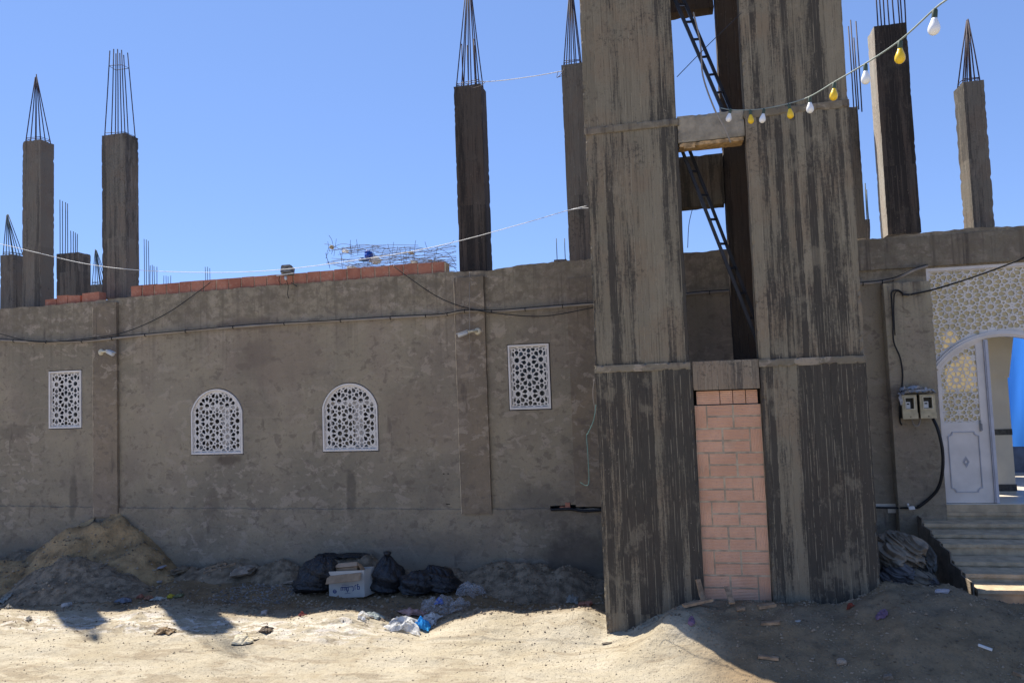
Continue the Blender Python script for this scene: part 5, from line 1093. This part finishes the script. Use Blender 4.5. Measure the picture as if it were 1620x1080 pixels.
litter(700, 968, .48, .32, .16, M['film'], 'plastic_bag', 'large clear plastic bag spread out in the shaded hollow', 'plastic bag', 6)
litter(642, 992, .34, .30, .10, M['filmw'], 'plastic_sheet', 'white plastic sheet lying in the sun at the shadow edge', 'plastic sheet', 9)
litter(669, 993, .14, .14, .11, M['filmb'], 'plastic_bag', 'small sky blue plastic bag beside the white sheet', 'plastic bag', 12)
litter(683, 982, .18, .2, .07, M['filmw'], 'plastic_sheet', 'torn whitish wrapper behind the sky blue bag', 'plastic sheet', 14)
litter(695, 955, .09, .07, .06, simple('blue_wrapper', (.02, .12, .55), .4), 'wrapper', 'bright blue wrapper on the large clear bag', 'wrapper', 15)
litter(650, 972, .26, .16, .06, simple('pinkish_wrapper', (.36, .22, .19), .6, .5, 20), 'wrapper', 'dark pinkish wrapper left of the large clear bag', 'wrapper', 18)
litter(574, 975, .11, .14, .05, M['filmw'], 'paper_scrap', 'white paper scrap with a red edge below the cardboard box', 'paper', 21)
litter(592, 976, .18, .1, .04, simple('grey_green_scrap', (.25, .28, .26), .7), 'paper_scrap', 'greenish flat scrap right of the white paper scrap', 'paper', 24)
for i, (a, b, w_, col, lb) in enumerate(((8,948,.14,(.20,.23,.27),'grey blue plastic scrap at the far left'),(14,962,.06,(.6,.58,.55),'small white scrap on the sunlit sand at the far left'),(197,952,.16,(.14,.17,.27),'bluish crumpled wrapper in the shade below the sand heap'),(222,946,.08,(.30,.12,.09),'reddish scrap in the row of litter on the left'),(236,948,.10,(.32,.16,.12),'brown paper scrap beside the reddish scrap'),(250,949,.14,(.42,.46,.52),'pale blue paper scrap in the middle of the litter row'),(270,945,.10,(.45,.38,.03),'yellow wrapper in the row of litter on the left'),(283,944,.10,(.18,.20,.12),'olive scrap at the right end of the litter row'),(478,975,.07,(.25,.06,.06),'small red scrap at the shadow edge below the bags'),(45,980,.06,(.7,.68,.64),'white paper speck on the yellowish puddle sand'),(905,950,.12,(.28,.30,.34),'grey plastic scrap left of the tower foot'),(385,1014,.22,(.62,.60,.54),'flattened pale sheet on the sunlit road'),(1095,985,.06,(.16,.11,.24),'violet scrap on the mound below the left tower leg'),(1395,975,.08,(.16,.11,.24),'violet scrap on the mound below the right tower leg'),(1471,926,.09,(.30,.34,.42),'white blue scrap at the foot of the cloth heap'),(1345,962,.05,(.20,.04,.03),'red speck of plastic on the mound by the tower'),(262,1000,.16,(.20,.14,.08),'brown dried rubbish in the pale sludge on the left'),(420,998,.12,(.13,.10,.08),'dark dried rubbish on the sunlit strip'))):
    litter(a, b, w_, w_*.8, .04, simple('litter_%d' % i, (col[0]*.9, col[1]*.8, col[2]*.6), .6, .35, 30), 'litter_scrap', lb, 'litter', 30+i)
# ================================================================= WIRE MESH TANGLE on the roof
wm = empty('wire_tangle', onY(615, 420, 1.0), 'tangled heap of rusty wire lying behind the parapet bricks', 'wire heap')
mb = MB(); r = random.Random(8)
for i in range(150):
    a = r.uniform(515, 690); b = r.uniform(392, 432); Y_ = r.uniform(.7, 1.5)
    L_ = r.uniform(25, 110); s_ = r.uniform(-.35, .28); P0 = onY(a, b, Y_)
    if r.random() < .25: P1 = onY(a+r.uniform(-6, 6), b-r.uniform(8, 30), Y_)
    else: P1 = onY(min(a+L_, 722), max(b+L_*s_*.5, 388), Y_+r.uniform(-.2, .2))
    Pm = (P0+P1)/2+np.array([0, 0, r.uniform(-.05, .06)]); mb.tube(spl([P0, Pm, P1], 4), .0032, 3)
for pts_ in ([(520,372),(525,380),(527,393),(524,402)],[(513,386),(525,388),(545,398),(560,404)],[(690,396),(712,386),(718,380)],[(688,392),(708,400),(722,420)],[(700,412),(715,420),(724,430)],[(515,400),(522,425)],[(540,392),(590,393),(650,396)],[(600,394),(660,391),(700,404)]):
    mb.tube(spl([onY(a, b, 1.0) for a, b in pts_], 4), .0035, 3)
mb.build('wire', M['rebar'], wm)
def rag(a, b, w_, h_, mat, label, seed, Y=.95):
    P = onY(a, b, Y); mb = MB(); blob(mb, P, w_/2, .06, h_/2, seed, 0, 0, .35, 24, 16, .1, 1.0); o = mb.build('plastic_rag', mat); tag(o, label, 'plastic bag')
rag(583, 404, .10, .14, simple('deep_blue_plastic', (.01, .09, .50), .4), 'deep blue plastic rag caught in the roof wire', 3); rag(575, 411, .12, .06, simple('mid_blue_plastic', (.03, .22, .62), .4), 'lighter blue strip left of the deep blue rag', 5)
rag(594, 412, .15, .12, M['filmw'], 'white plastic rag right of the blue rag in the roof wire', 7); rag(525, 391, .05, .06, simple('yellowish_rag', (.5, .42, .25), .8), 'yellowish rag at the left end of the roof wire', 9)
rag(547, 397, .09, .04, M['filmw'], 'white scrap caught in the left part of the roof wire', 11); rag(651, 400, .06, .04, simple('cream_rag', (.6, .55, .45), .8), 'cream scrap under the white cable in the roof wire', 13); rag(556, 424, .14, .06, M['filmw'], 'white plastic scrap low behind the parapet bricks', 15); rag(655, 414, .10, .05, M['filmw'], 'white plastic scrap at the right of the roof wire', 16)
